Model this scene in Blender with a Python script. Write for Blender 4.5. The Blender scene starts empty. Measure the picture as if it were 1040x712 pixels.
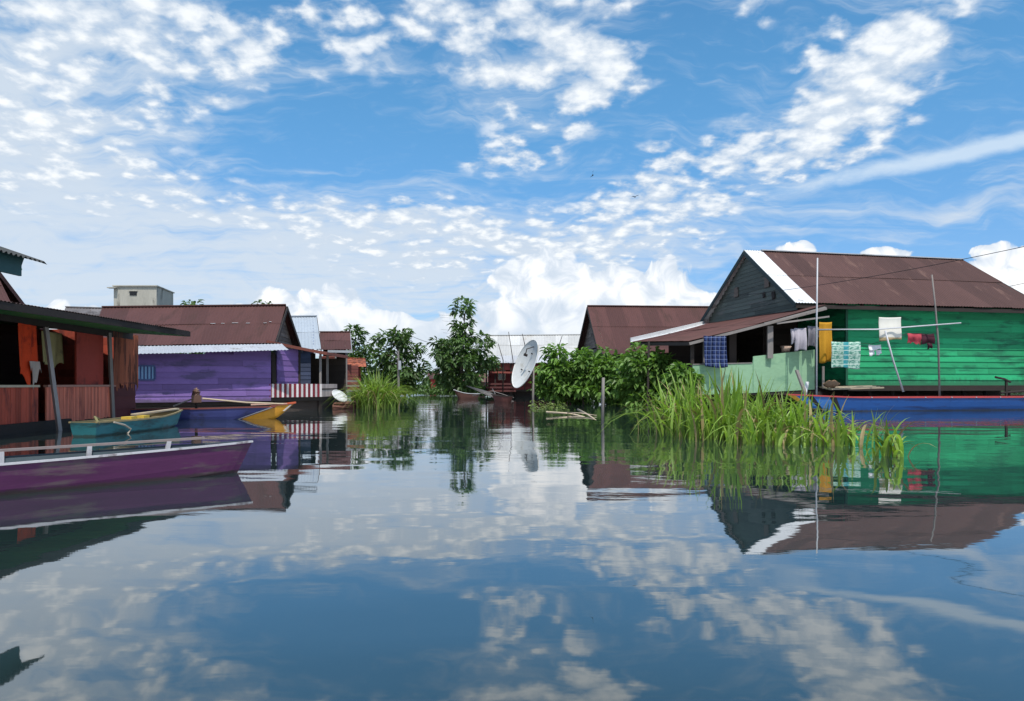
import bpy, math, random
from mathutils import Vector as V, Matrix

random.seed(11)
SC = bpy.context.scene
COL = SC.collection
F = 760.0            # focal length in photo pixels
CH = 0.9             # camera height above the lake
HY = 390.0           # horizon row


def P(px, py, Y):
    """World point seen at photo pixel (px, py) when it stands Y metres away."""
    return V(((px - 520) / F * Y, Y, CH + (HY - py) / F * Y))


def lerp(a, b, t):
    return a + (b - a) * t


def srgb(r, g, b, k=1.0):
    f = lambda c: (c / 255 / 12.92) if c < 10.3 else ((c / 255 + 0.055) / 1.055) ** 2.4
    return (min(1, f(r) * k), min(1, f(g) * k), min(1, f(b) * k))


# ------------------------------------------------------------------ node helper
class NT:
    def __init__(s, tree):
        s.t = tree
        s.n = tree.nodes
        s.l = tree.links

    def new(s, typ, **kw):
        n = s.n.new(typ)
        for k, v in kw.items():
            setattr(n, k, v)
        return n

    def put(s, sock, v):
        if isinstance(v, bpy.types.NodeSocket):
            s.l.new(v, sock)
        elif v is not None:
            if isinstance(v, (tuple, list)) and len(v) == 3 and sock.type == 'RGBA':
                v = (*v, 1)
            sock.default_value = v

    def m(s, op, a, b=None, c=None, clamp=False):
        n = s.new('ShaderNodeMath', operation=op)
        n.use_clamp = clamp
        for i, v in enumerate((a, b, c)):
            if v is not None:
                s.put(n.inputs[i], v)
        return n.outputs[0]

    def add(s, a, b): return s.m('ADD', a, b)
    def sub(s, a, b): return s.m('SUBTRACT', a, b)
    def mul(s, a, b): return s.m('MULTIPLY', a, b)

    def step(s, x, a, b, lo=0.0, hi=1.0):
        n = s.new('ShaderNodeMapRange', interpolation_type='SMOOTHSTEP')
        for i, v in zip((0, 1, 2, 3, 4), (x, a, b, lo, hi)):
            s.put(n.inputs[i], v)
        return n.outputs[0]

    def lin(s, x, a, b, lo=0.0, hi=1.0):
        n = s.new('ShaderNodeMapRange')
        for i, v in zip((0, 1, 2, 3, 4), (x, a, b, lo, hi)):
            s.put(n.inputs[i], v)
        return n.outputs[0]

    def noise(s, vec, scale, detail=4, rough=0.5, dist=0.0, dim='3D', lac=2.0):
        n = s.new('ShaderNodeTexNoise', noise_dimensions=dim)
        s.put(n.inputs['Vector'], vec)
        n.inputs['Scale'].default_value = scale
        n.inputs['Detail'].default_value = detail
        n.inputs['Roughness'].default_value = rough
        n.inputs['Lacunarity'].default_value = lac
        n.inputs['Distortion'].default_value = dist
        return n.outputs[0]

    def mix(s, fac, a, b, mode='MIX'):
        n = s.new('ShaderNodeMix', data_type='RGBA', blend_type=mode)
        s.put(n.inputs[0], fac)
        s.put(n.inputs[6], a)
        s.put(n.inputs[7], b)
        return n.outputs[2]

    def mapping(s, vec, loc=(0, 0, 0), rot=(0, 0, 0), sc=(1, 1, 1), typ='POINT'):
        n = s.new('ShaderNodeMapping', vector_type=typ)
        s.put(n.inputs[0], vec)
        n.inputs[1].default_value = loc
        n.inputs[2].default_value = rot
        n.inputs[3].default_value = sc
        return n.outputs[0]

    def xyz(s, x, y, z=0.0):
        n = s.new('ShaderNodeCombineXYZ')
        for i, v in enumerate((x, y, z)):
            s.put(n.inputs[i], v)
        return n.outputs[0]


MATS = {}


def mat(name, col, rough=0.75, var=0.25, scale=2.0, tone=0.25, stain=None, stain_amt=0.0, stain_scale=1.5,
        stretch=(1, 1, 1), metallic=0.0, bump=0.0, bscale=20, spec=0.4, transl=0.0, tcol=None, fine=0.15, tide=None):
    """Procedural Principled material: base colour x per-piece tone x noise, with stains mixed in."""
    if name in MATS:
        return MATS[name]
    m = bpy.data.materials.new(name)
    m.use_nodes = True
    t = NT(m.node_tree)
    bs = m.node_tree.nodes['Principled BSDF']
    out = m.node_tree.nodes['Material Output']
    tc = t.new('ShaderNodeTexCoord').outputs['Object']
    mp = t.mapping(tc, sc=stretch)
    n1 = t.noise(mp, scale, 5, 0.6)
    n2 = t.noise(mp, scale * 9, 3, 0.6)
    at = t.new('ShaderNodeAttribute', attribute_name='tone').outputs['Fac']
    f = t.add(1.0, t.mul(t.sub(n1, 0.5), 2 * var))
    f = t.mul(f, t.add(1.0, t.mul(t.sub(n2, 0.5), 2 * fine)))
    f = t.mul(f, t.add(1.0, t.mul(t.sub(at, 0.5), 2 * tone)))
    f = t.m('MAXIMUM', f, 0.05)
    c = t.mix(1.0, (*col, 1), t.xyz(f, f, f), 'MULTIPLY')
    if stain:
        s = t.noise(t.mapping(tc, loc=(3.1, 7.7, 1.3), sc=stretch), stain_scale, 6, 0.65)
        k = t.step(s, 0.62 - stain_amt, 0.72 - stain_amt * 0.6)
        c = t.mix(t.mul(k, 0.85), c, (*stain, 1))
    if tide:      # grime with a ragged upper edge left by the changing water level
        zz = t.new('ShaderNodeSeparateXYZ')
        t.put(zz.inputs[0], tc)
        n3 = t.noise(t.mapping(tc, sc=(3, 3, .8)), 2.5, 5, .65)
        e = t.sub(zz.outputs[2], t.mul(t.sub(n3, .5), tide[1]))
        c = t.mix(t.mul(t.step(e, tide[0] + tide[1] * .25, tide[0] - tide[1] * .25), .75), c, (*tide[2], 1))
    t.put(bs.inputs['Base Color'], c)
    bs.inputs['Roughness'].default_value = rough
    bs.inputs['Metallic'].default_value = metallic
    bs.inputs['Specular IOR Level'].default_value = spec
    if bump:
        b = t.new('ShaderNodeBump')
        b.inputs['Strength'].default_value = 1.0
        b.inputs['Distance'].default_value = bump
        t.put(b.inputs['Height'], t.noise(mp, bscale, 4, 0.6))
        t.l.new(b.outputs[0], bs.inputs['Normal'])
    if transl:
        tr = t.new('ShaderNodeBsdfTranslucent')
        t.put(tr.inputs[0], t.mix(1.0, c, (*(tcol or (1.3, 1.5, 0.6)), 1), 'MULTIPLY'))
        mx = t.new('ShaderNodeMixShader')
        mx.inputs[0].default_value = transl
        t.l.new(bs.outputs[0], mx.inputs[1])
        t.l.new(tr.outputs[0], mx.inputs[2])
        t.l.new(mx.outputs[0], out.inputs[0])
    MATS[name] = m
    return m


# ------------------------------------------------------------------ object helpers
WL = {}


def tag(o, label=None, cat=None, group=None, kind=None):
    if label: o['label'] = label
    if cat: o['category'] = cat
    if group: o['group'] = group
    if kind: o['kind'] = kind
    return o


def thing(name, label, cat, loc, group=None):
    o = bpy.data.objects.new(name, None)
    COL.objects.link(o)
    o.empty_display_size = 0.2
    o.location = loc
    WL[o.name] = V(loc)
    return tag(o, label, cat, group)


class MB:
    def __init__(s):
        s.v, s.f, s.t, s.mi = [], [], [], []

    def face(s, pts, tone=0.5, mi=0):
        b = len(s.v)
        s.v.extend(V(p) for p in pts)
        s.f.append(tuple(range(b, b + len(pts))))
        s.t.append(tone)
        s.mi.append(mi)

    def hexa(s, p, tone=0.5, mi=0):
        """p: 8 points, bottom ring 0-3 and top ring 4-7."""
        b = len(s.v)
        s.v.extend(V(q) for q in p)
        for q in ((0, 3, 2, 1), (4, 5, 6, 7), (0, 1, 5, 4), (1, 2, 6, 5), (2, 3, 7, 6), (3, 0, 4, 7)):
            s.f.append(tuple(b + i for i in q))
            s.t.append(tone)
            s.mi.append(mi)

    def beam(s, a, b, w, h, tone=None, mi=0, side=None):
        """Box along a-b, w wide (horizontal), h high, centred on the line."""
        a, b = V(a), V(b)
        d = (b - a).normalized()
        if side is None:
            side = d.cross(V((0, 0, 1)))
            if side.length < 0.2:
                side = V((1, 0, 0)) - d * d.x
        side = V(side).normalized()
        up = side.cross(d).normalized()
        x, y = side * (w / 2), up * (h / 2)
        if tone is None: tone = random.random()
        s.hexa((a - x - y, a + x - y, b + x - y, b - x - y, a - x + y, a + x + y, b + x + y, b - x + y), tone, mi)

    def box(s, c, sz, rz=0.0, tone=None, mi=0):
        c = V(c)
        x = V((math.cos(rz), math.sin(rz), 0)) * (sz[0] / 2)
        y = V((-math.sin(rz), math.cos(rz), 0)) * (sz[1] / 2)
        z = V((0, 0, sz[2] / 2))
        if tone is None: tone = random.random()
        s.hexa((c - x - y - z, c + x - y - z, c + x + y - z, c - x + y - z, c - x - y + z, c + x - y + z, c + x + y + z, c - x + y + z), tone, mi)

    def tube(s, pts, r, n=7, tone=0.5, mi=0, r2=None):
        pts = [V(p) for p in pts]
        rings = []
        prev = None
        for i, p in enumerate(pts):
            d = (pts[min(i + 1, len(pts) - 1)] - pts[max(i - 1, 0)]).normalized()
            a = d.cross(V((0.3, 0.2, 1)) if prev is None else prev.cross(d))
            if a.length < 1e-3: a = d.cross(V((1, 0, 0)))
            a.normalize()
            b = d.cross(a).normalized()
            prev = b if prev is None else prev
            k = i / max(1, len(pts) - 1)
            rr = r if r2 is None else lerp(r, r2, k)
            base = len(s.v)
            s.v.extend(p + (a * math.cos(2 * math.pi * j / n) + b * math.sin(2 * math.pi * j / n)) * rr for j in range(n))
            rings.append(base)
        for i in range(len(rings) - 1):
            for j in range(n):
                k = (j + 1) % n
                s.f.append((rings[i] + j, rings[i] + k, rings[i + 1] + k, rings[i + 1] + j))
                s.t.append(tone)
                s.mi.append(mi)
        for ring, fl in ((rings[0], True), (rings[-1], False)):
            q = tuple(ring + j for j in range(n))
            s.f.append(q[::-1] if fl else q)
            s.t.append(tone)
            s.mi.append(mi)

    def prism(s, poly, d, tone=0.5, mi=0):
        """poly: planar outline, thickened by vector d."""
        poly = [V(p) for p in poly]
        d = V(d)
        s.face(poly, tone, mi)
        s.face([p + d for p in poly][::-1], tone, mi)
        n = len(poly)
        for i in range(n):
            j = (i + 1) % n
            s.face((poly[j], poly[i], poly[i] + d, poly[j] + d), tone, mi)

    def grid(s, pts, tone=None, mi=0, tones=None):
        """pts[r][c] lattice to quads."""
        b = len(s.v)
        R, C = len(pts), len(pts[0])
        for row in pts:
            s.v.extend(row)
        for r in range(R - 1):
            for c in range(C - 1):
                s.f.append((b + r * C + c, b + r * C + c + 1, b + (r + 1) * C + c + 1, b + (r + 1) * C + c))
                s.t.append(tones(r, c) if tones else (0.5 if tone is None else tone))
                s.mi.append(mi)

    def build(s, name, mats, parent=None, smooth=False):
        me = bpy.data.meshes.new(name)
        if parent is not None:
            org = WL[parent.name]
        else:
            xs = [p.x for p in s.v]; ys = [p.y for p in s.v]; zs = [p.z for p in s.v]
            org = V(((min(xs) + max(xs)) / 2, (min(ys) + max(ys)) / 2, min(zs)))
        me.from_pydata([tuple(p - org) for p in s.v], [], s.f)
        if not isinstance(mats, (list, tuple)): mats = [mats]
        for m in mats: me.materials.append(m)
        if len(mats) > 1: me.polygons.foreach_set('material_index', s.mi)
        a = me.attributes.new('tone', 'FLOAT', 'FACE')
        a.data.foreach_set('value', s.t)
        if smooth: me.polygons.foreach_set('use_smooth', [True] * len(s.f))
        me.update()
        o = bpy.data.objects.new(name, me)
        COL.objects.link(o)
        if parent is not None:
            o.parent = parent
            WL[o.name] = org          # children share the thing's origin
        else:
            o.location = org
            WL[o.name] = org
        return o


def siding(mb, a, b, z0, tops, bh, out, th=0.022, lap=0.018, bottoms=None, joints=2.2, gap=0.004):
    """Lapped boards on the vertical plane a-b. tops: [(s, z)] polyline of the upper outline (convex)."""
    a, b = V((a[0], a[1], 0)), V((b[0], b[1], 0))
    L = (b - a).length
    o = V((out[0], out[1], 0)).normalized()
    zt = max(z for _, z in tops)
    z = z0

    def span(zz):
        lo, hi = None, None
        N = 200
        for i in range(N + 1):
            s = i / N
            for (s0, y0), (s1, y1) in zip(tops, tops[1:]):
                if s0 <= s <= s1:
                    y = lerp(y0, y1, (s - s0) / max(1e-6, s1 - s0))
                    if y >= zz:
                        lo = s if lo is None else lo
                        hi = s
                    break
        return lo, hi

    while z < zt - 0.02:
        h = min(bh * random.uniform(0.93, 1.07), zt - z)
        lo, hi = span(z + h * 0.9)
        if lo is not None and hi - lo > 0.01:
            cuts = [lo]
            s = lo + random.uniform(0.3, 1) * joints * 1.6 / L
            while s < hi - 0.6 / L:
                cuts.append(s)
                s += random.uniform(0.6, 1.6) * joints / L
            cuts.append(hi)
            for s0, s1 in zip(cuts, cuts[1:]):
                j = random.uniform(-0.008, 0.008)
                p0, p1 = lerp(a, b, s0), lerp(a, b, s1 - 0.004 / L)
                bl0 = V((0, 0, z + j)); bl1 = V((0, 0, z + random.uniform(-0.008, 0.008)))
                t0 = V((0, 0, z + h - gap + 0.012)); t1 = t0
                ob, ot = o * (th + lap), o * th
                mb.hexa((p0 + bl0, p1 + bl1, p1 + bl1 + ob, p0 + bl0 + ob, p0 + t0, p1 + t1, p1 + t1 + ot, p0 + t0 + ot), random.random())
        z += h


def corrugated(mb, A, B, C, D, period=0.095, amp=0.010, rows=4, sag=0.02, sheet=0.85, lap_rows=2, mi_fn=None, ragged=0.0):
    """Corrugated sheets over the quad A (low start), B (low end), C (high end), D (high start); ridges run up the slope."""
    A, B, C, D = V(A), V(B), V(C), V(D)
    W = max((B - A).length, (C - D).length)
    nrm = (B - A).cross(D - A).normalized()
    if nrm.z < 0: nrm = -nrm
    n = int(W / period * 4)
    ns = max(1, int(W / sheet))
    tones = {}
    for lr in range(lap_rows):
        v0, v1 = lr / lap_rows, (lr + 1) / lap_rows + (0.02 if lr < lap_rows - 1 else 0)
        lift = nrm * (0.012 * (lap_rows - lr if lr else 0))
        lift = nrm * (0.022 * lr)
        pts = []
        for r in range(rows + 1):
            v = lerp(v0, v1, r / rows)
            row = []
            for c in range(n + 1):
                u = c / n
                sh = int(u * ns)
                p = lerp(lerp(A, B, u), lerp(D, C, u), v)
                wave = math.sin(u * W / period * 2 * math.pi) * amp
                sg = -sag * math.sin(math.pi * v) * (0.6 + 0.4 * math.sin(u * 7 + lr)) + 0.006 * math.sin(sh * 12.9 + lr * 4.1)
                q = p + nrm * (wave + sg) + lift
                if r == 0 and lr == 0:
                    dn = (lerp(A, B, u) - lerp(D, C, u)).normalized()
                    q = q + dn * (0.03 * math.sin(sh * 78.233 + 1.7) * (1 if ragged == 0 else 1.6) * 0.5 + ragged * math.sin(sh * 37.1))
                row.append(q)
            pts.append(row)

        def tn(r, c, lr=lr):
            key = (int(c / n * ns), lr)
            if key not in tones: tones[key] = random.random()
            return tones[key]
        b = len(mb.f)
        mb.grid(pts, tones=tn)
        if mi_fn:
            for r in range(rows):
                for c in range(n):
                    mb.mi[b + r * n + c] = mi_fn((c + 0.5) / n)


# ------------------------------------------------------------------ camera, sun, sky
cam = bpy.data.cameras.new('camera')
co = bpy.data.objects.new('camera', cam)
COL.objects.link(co)
co.location = (0, 0, CH)
co.rotation_euler = (math.radians(90), 0, 0)
cam.sensor_width = 36
cam.lens = 36 * F / 1040
cam.shift_y = 34 / 1040
cam.clip_start = 0.05
cam.clip_end = 20000
SC.camera = co

SUN_EL, SUN_AZ = math.radians(64), math.radians(165)    # azimuth from +Y towards +X
sdir = V((math.sin(SUN_AZ) * math.cos(SUN_EL), math.cos(SUN_AZ) * math.cos(SUN_EL), math.sin(SUN_EL)))
sl = bpy.data.lights.new('sun', 'SUN')
sl.energy = 3.3
sl.angle = math.radians(0.6)
sl.color = (1.0, 0.95, 0.88)
so = bpy.data.objects.new('sun', sl)
COL.objects.link(so)
so.rotation_euler = sdir.to_track_quat('Z', 'Y').to_euler()
so.location = (0, 0, 30)

SC.view_settings.view_transform = 'Standard'
SC.view_settings.look = 'None'
SC.view_settings.exposure = 0.32
SC.view_settings.gamma = 1.0
SC.view_settings.use_curve_mapping = False


def make_world():
    w = bpy.data.worlds.new('World')
    SC.world = w
    w.use_nodes = True
    nt = w.node_tree
    nt.nodes.clear()
    t = NT(nt)
    out = t.new('ShaderNodeOutputWorld')
    bg = t.new('ShaderNodeBackground')
    nt.links.new(bg.outputs[0], out.inputs[0])
    sky = t.new('ShaderNodeTexSky', sky_type='NISHITA')
    sky.sun_disc = False
    sky.sun_elevation = SUN_EL
    sky.sun_rotation = SUN_AZ
    sky.air_density = 1.0
    sky.dust_density = 0.35
    sky.ozone_density = 2.5
    STR = 0.10
    bg.inputs[1].default_value = STR
    d = t.new('ShaderNodeTexCoord').outputs['Generated']
    sp = t.new('ShaderNodeSeparateXYZ')
    t.put(sp.inputs[0], d)
    x, y, z = sp.outputs
    zp = t.m('MAXIMUM', z, 0.0)
    # flat cloud-deck coordinates (a layer at constant height)
    k = t.m('DIVIDE', 1.0, t.add(zp, 0.05))
    deck = t.xyz(t.mul(x, k), t.mul(y, k), 0.0)
    # directions around north as hundredths of the same pixel unit used for the lens
    yf = t.m('MAXIMUM', y, 0.08)
    front = t.step(y, 0.05, 0.35)
    U = t.mul(t.m('DIVIDE', x, yf), F / 100)
    W_ = t.mul(t.m('DIVIDE', z, yf), F / 100)
    uv = t.xyz(U, W_, 0.0)
    warp = t.noise(uv, 0.8, 3, 0.55, dim='2D')
    warp2 = t.noise(t.mapping(uv, loc=(9.2, 3.1, 0)), 0.8, 3, 0.55, dim='2D')
    uvw = t.xyz(t.add(U, t.mul(t.sub(warp, 0.5), 0.9)), t.add(W_, t.mul(t.sub(warp2, 0.5), 0.7)), 0.0)

    def blob(vec, px, py, rx, ry, deg=0, sphere='QUADRATIC_SPHERE'):
        mp = t.mapping(vec, loc=((px - 520) / 100, (390 - py) / 100, 0), rot=(0, 0, math.radians(deg)), sc=(rx / 100, ry / 100, 1), typ='TEXTURE')
        g = t.new('ShaderNodeTexGradient', gradient_type=sphere)
        t.put(g.inputs[0], mp)
        return g.outputs['Fac']

    def total(items, vec):
        acc = None
        for (px, py, rx, ry, deg, amp) in items:
            b = t.mul(blob(vec, px, py, rx, ry, deg), amp)
            acc = b if acc is None else t.add(acc, b)
        return acc

    # --- broken altocumulus puffs: where they gather (+) and where blue shows (-)
    puffs = total([
        (150, 10, 420, 130, -8, 0.95), (30, 110, 280, 190, 0, 0.85), (190, 70, 170, 80, 0, 0.3), (170, 105, 150, 40, 0, .35),
        (480, 5, 240, 120, 0, 0.85), (590, 60, 190, 120, 30, 0.95), (500, 150, 130, 50, 10, 0.6), (640, 95, 110, 40, 12, .5),
        (870, 75, 190, 110, 32, 1.2), (850, 120, 130, 70, 20, .7), (740, 155, 240, 60, 14, 0.85), (930, 30, 150, 60, 20, 0.5), (770, 10, 90, 30, 15, 0.6),
        (560, 240, 380, 80, 2, 0.9), (330, 225, 300, 60, -4, 0.65), (100, 190, 300, 60, 0, .4), (690, 210, 200, 50, 6, 0.6),
        (310, 130, 170, 50, -8, -0.7), (430, 140, 120, 70, 0, -0.6), (690, 60, 110, 80, 40, -0.6), (1010, 90, 110, 90, 0, -0.5), (870, 215, 200, 40, 5, -0.5),
        (650, 125, 70, 50, 0, -0.4), (600, 190, 90, 30, 0, -.3),
    ], uvw)
    k2 = t.m('DIVIDE', 1.0, t.add(zp, 0.22))
    deck2 = t.xyz(t.mul(x, k2), t.mul(y, k2), 0.0)
    big = t.noise(deck, 1.3, 2, 0.5, dim='2D')
    med = t.noise(t.mapping(deck2, loc=(4.4, 1.7, 0)), 7.5, 3, 0.5, 0.2, dim='2D')
    vor = t.new('ShaderNodeTexVoronoi', feature='SMOOTH_F1', voronoi_dimensions='2D')
    wob = t.noise(deck2, 9.0, 3, 0.55, dim='2D')
    wob2 = t.noise(t.mapping(deck2, loc=(2.2, 5.1, 0)), 9.0, 3, 0.55, dim='2D')
    dsp = t.new('ShaderNodeSeparateXYZ')
    t.put(dsp.inputs[0], deck2)
    t.put(vor.inputs['Vector'], t.xyz(t.add(dsp.outputs[0], t.mul(t.sub(wob, .5), .12)), t.add(dsp.outputs[1], t.mul(t.sub(wob2, .5), .12)), 0.0))
    vor.inputs['Scale'].default_value = 13.0
    vor.inputs['Smoothness'].default_value = 0.7
    cell = t.sub(0.42, vor.outputs['Distance'])
    fin = t.noise(t.mapping(deck2, loc=(1.1, 8.7, 0)), 26.0, 4, 0.6, 0.15, dim='2D')
    cov = t.add(t.mul(puffs, front), t.mul(t.sub(1.0, front), 0.5))
    dens = t.add(t.mul(cov, 0.72), t.add(t.mul(t.sub(big, 0.5), 0.3), t.add(t.mul(t.sub(med, 0.5), 0.85), t.add(t.mul(cell, 1.1), t.mul(t.sub(fin, 0.5), 0.75)))))
    a_puff = t.mul(t.mul(t.step(dens, 0.08, 0.68), t.step(cov, 0.06, 0.40)), 0.92)
    # --- thin streaky veil
    veil = total([
        (40, 235, 560, 130, -4, 1.7), (150, 290, 420, 90, 0, 1.2), (0, 120, 380, 240, 0, 1.7), (420, 200, 300, 60, -3, .3), (420, 265, 420, 80, -2, 0.9), (720, 235, 330, 80, 6, 0.6), (480, 245, 620, 75, 0, .6),
        (980, 212, 230, 42, 9, 0.9), (600, 330, 760, 120, 0, .8), (300, 150, 190, 55, -8, -0.45), (880, 255, 200, 50, 0, -0.3), (880, 80, 240, 140, 30, 0.5), (540, 60, 230, 140, 30, 0.4), (200, 60, 300, 90, 0, .4),
    ], uvw)
    st = t.noise(t.mapping(deck, rot=(0, 0, 0.35), sc=(0.55, 1.5, 1)), 2.2, 6, 0.62, 0.6, dim='2D')
    st2 = t.noise(t.mapping(uvw, sc=(0.6, 3.6, 1), rot=(0, 0, 0.06)), 1.6, 5, 0.6, 0.4, dim='2D')
    dv = t.add(t.mul(t.add(t.m('MINIMUM', t.mul(veil, front), 1.3), t.mul(t.sub(1.0, front), 0.4)), 0.8), t.add(t.mul(t.sub(st, 0.5), 1.1), t.mul(t.sub(st2, 0.5), 1.5)))
    a_veil = t.mul(t.step(dv, -0.1, 1.2), 0.9)
    # --- long straight streak high on the right
    ctr = blob(t.xyz(U, t.add(W_, t.mul(t.sub(warp2, .5), .14)), 0.0), 990, 152, 280, 14, 11.5, 'SPHERICAL')
    a_ctr = t.mul(t.step(t.add(ctr, t.mul(t.sub(fin, 0.5), 0.35)), 0.0, 0.8), t.mul(front, 0.75))
    # --- cumulus heads on the horizon
    bill = t.noise(uv, 3.4, 6, 0.58, 0.5, dim='2D')
    bil2 = t.new('ShaderNodeTexVoronoi', feature='SMOOTH_F1', voronoi_dimensions='2D')
    t.put(bil2.inputs['Vector'], t.xyz(t.add(U, t.mul(t.sub(bill, 0.5), 0.12)), t.add(W_, t.mul(t.sub(warp2, 0.5), 0.1)), 0.0))
    bil2.inputs['Scale'].default_value = 4.6
    bil2.inputs['Smoothness'].default_value = 0.6
    heads = [(548, 296, 52, 46), (590, 300, 50, 34), (640, 296, 46, 34), (676, 292, 34, 32), (610, 335, 120, 52), (515, 325, 36, 30), (545, 273, 24, 18), (700, 318, 46, 26),
             (330, 322, 40, 34), (350, 318, 30, 26), (378, 336, 44, 24), (275, 305, 22, 16), (300, 338, 60, 30), (440, 352, 60, 28), (410, 340, 30, 20),
             (812, 254, 24, 10), (905, 258, 30, 9), (1020, 272, 44, 26), (1060, 290, 70, 40), (1000, 258, 20, 10), (760, 330, 70, 34), (470, 345, 60, 30), (225, 330, 60, 24),
             (1200, 300, 90, 60), (-90, 330, 120, 70), (30, 345, 140, 40)]
    cm = None
    for (px, py, rx, ry) in heads:
        b = blob(uv, px, py, rx * 1.35, ry * 1.35, 0, 'SPHERICAL')
        cm = b if cm is None else t.m('SMOOTH_MAX', cm, b, 0.12)
    cf = t.add(cm, t.mul(t.step(cm, 0.10, 0.3), t.add(t.mul(t.sub(bill, 0.5), 0.55), t.mul(t.sub(0.32, bil2.outputs['Distance']), 0.45))))
    a_cum = t.mul(t.step(cf, 0.26, 0.36), front)
    # --- put the layers together (radiances divided by the background strength)
    hs = t.new('ShaderNodeHueSaturation')
    hs.inputs['Saturation'].default_value = 1.12
    hs.inputs['Value'].default_value = 1.0
    t.put(hs.inputs['Color'], sky.outputs[0])
    base = t.mix(1.0, hs.outputs[0], t.mix(t.step(z, 0.02, 0.42), (0.70, 0.84, 1.12, 1), (0.88, 1.36, 1.38, 1)), 'MULTIPLY')

    def rad(c):
        return tuple(v / STR for v in c) + (1,)
    c = t.mix(a_veil, base, rad((0.55, 0.62, 0.70)))
    c = t.mix(a_ctr, c, rad((0.58, 0.68, 0.78)))
    pl = t.step(t.add(t.mul(dens, 0.7), t.add(t.mul(cell, .8), t.mul(t.sub(fin, 0.5), 0.9))), 0.2, 1.15)
    pc = t.mix(pl, rad((0.50, 0.58, 0.68)), rad((0.83, 0.85, 0.86)))
    c = t.mix(a_puff, c, pc)
    shade = t.step(t.add(t.mul(t.sub(cf, 0.3), 0.9), t.mul(t.sub(bill, 0.5), 1.6)), -0.25, 0.75)
    low = t.step(W_, 0.35, 0.95)
    cc = t.mix(t.mul(shade, t.add(0.35, t.mul(low, 0.65))), rad((0.52, 0.60, 0.70)), rad((0.95, 0.95, 0.95)))
    c = t.mix(a_cum, c, cc)
    t.put(bg.inputs[0], c)
    w.cycles.sampling_method = 'MANUAL'
    w.cycles.sample_map_resolution = 512


make_world()

# ------------------------------------------------------------------ water
def make_water():
    m = bpy.data.materials.new('lake_water')
    m.use_nodes = True
    t = NT(m.node_tree)
    m.node_tree.nodes.remove(m.node_tree.nodes['Principled BSDF'])
    body = t.new('ShaderNodeBsdfDiffuse')            # light scattered back by the silty water
    murk = t.new('ShaderNodeNewGeometry').outputs['Position']
    mk = t.step(t.noise(t.mapping(murk, sc=(.09, .05, 1)), 1.0, 3, .5), .35, .7)
    t.put(body.inputs[0], t.mix(mk, (0.014, 0.030, 0.034, 1), (0.022, 0.034, 0.030, 1)))
    gl = t.new('ShaderNodeBsdfGlossy')
    gl.inputs['Roughness'].default_value = 0.02
    gl.inputs[0].default_value = (1, 1, 1, 1)
    fr = t.new('ShaderNodeFresnel')
    fr.inputs[0].default_value = 1.33
    fac = t.m('POWER', fr.outputs[0], 0.66)
    mxs = t.new('ShaderNodeMixShader')
    t.put(mxs.inputs[0], fac)
    t.l.new(body.outputs[0], mxs.inputs[1])
    t.l.new(gl.outputs[0], mxs.inputs[2])
    t.l.new(mxs.outputs[0], m.node_tree.nodes['Material Output'].inputs[0])
    g = t.new('ShaderNodeNewGeometry').outputs['Position']
    a = t.noise(t.mapping(g, rot=(0, 0, 0.5), sc=(0.35, 0.6, 1)), 1.0, 2, 0.45)
    b = t.noise(t.mapping(g, rot=(0, 0, -0.2), sc=(0.7, 1.6, 1)), 2.3, 3, 0.5, 0.3)
    pat = t.step(t.noise(t.mapping(g, sc=(0.12, 0.12, 1)), 1.0, 2, 0.5), 0.38, 0.62, 0.25, 1.0)
    c = t.noise(t.mapping(g, rot=(0, 0, 0.15), sc=(1.0, 2.4, 1)), 7.0, 2, 0.5)
    sy = t.new('ShaderNodeSeparateXYZ')
    t.put(sy.inputs[0], g)
    calm = t.step(sy.outputs[1], 4.0, 20.0, 0.22, 1.0)      # sheltered water close to the near houses
    h = t.add(t.mul(a, 0.016), t.add(t.mul(t.mul(b, pat), t.mul(calm, 0.0048)), t.mul(t.mul(c, pat), t.mul(calm, 0.0006))))
    bp = t.new('ShaderNodeBump')
    bp.inputs['Strength'].default_value = 1.0
    bp.inputs['Distance'].default_value = 1.0
    t.put(bp.inputs['Height'], h)
    for nd in (gl, fr):
        t.l.new(bp.outputs[0], nd.inputs['Normal'])
    mb = MB()
    R = 6000
    mb.face([(-R, -400, 0), (R, -400, 0), (R, R, 0), (-R, R, 0)])
    o = mb.build('water', m)
    tag(o, kind='structure')


make_water()

# ------------------------------------------------------------------ shared materials
m_maroon = mat('maroon_roof_paint', srgb(84, 55, 52), 0.7, 0.16, 1.1, 0.16, srgb(74, 50, 45), 0.12, 1.0, (2.6, .5, .5), spec=0.3)
m_maroon2 = mat('rust_brown_roof', srgb(82, 58, 54), 0.7, 0.2, 1.0, 0.2, srgb(108, 82, 74), 0.05, 1.0, (2.6, .5, .5), spec=0.3)
m_zinc = mat('zinc_sheet', srgb(168, 172, 178), 0.5, 0.15, 1.0, 0.12, srgb(120, 112, 104), 0.04, 1.4, spec=0.5)
m_white = mat('white_paint', srgb(212, 214, 216), 0.55, 0.08, 2, 0.1, srgb(150, 145, 138), 0.02, 2)
m_darkwood = mat('dark_wet_wood', srgb(52, 44, 40), 0.8, 0.35, 2, 0.4, bump=0.004)
m_greywood = mat('weathered_grey_wood', srgb(128, 122, 118), 0.8, 0.3, 2.5, 0.3, bump=0.003, stretch=(1, 1, 0.3))
m_palewood = mat('bare_pale_wood', srgb(188, 172, 148), 0.75, 0.22, 3, 0.25)
m_purple = mat('purple_paint', srgb(118, 92, 152), 0.7, 0.2, 1.5, 0.22, srgb(86, 74, 112), 0.09, 1.5, (0.6, 0.6, 2.0), tide=(.42, .2, srgb(80, 68, 88)))
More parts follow.
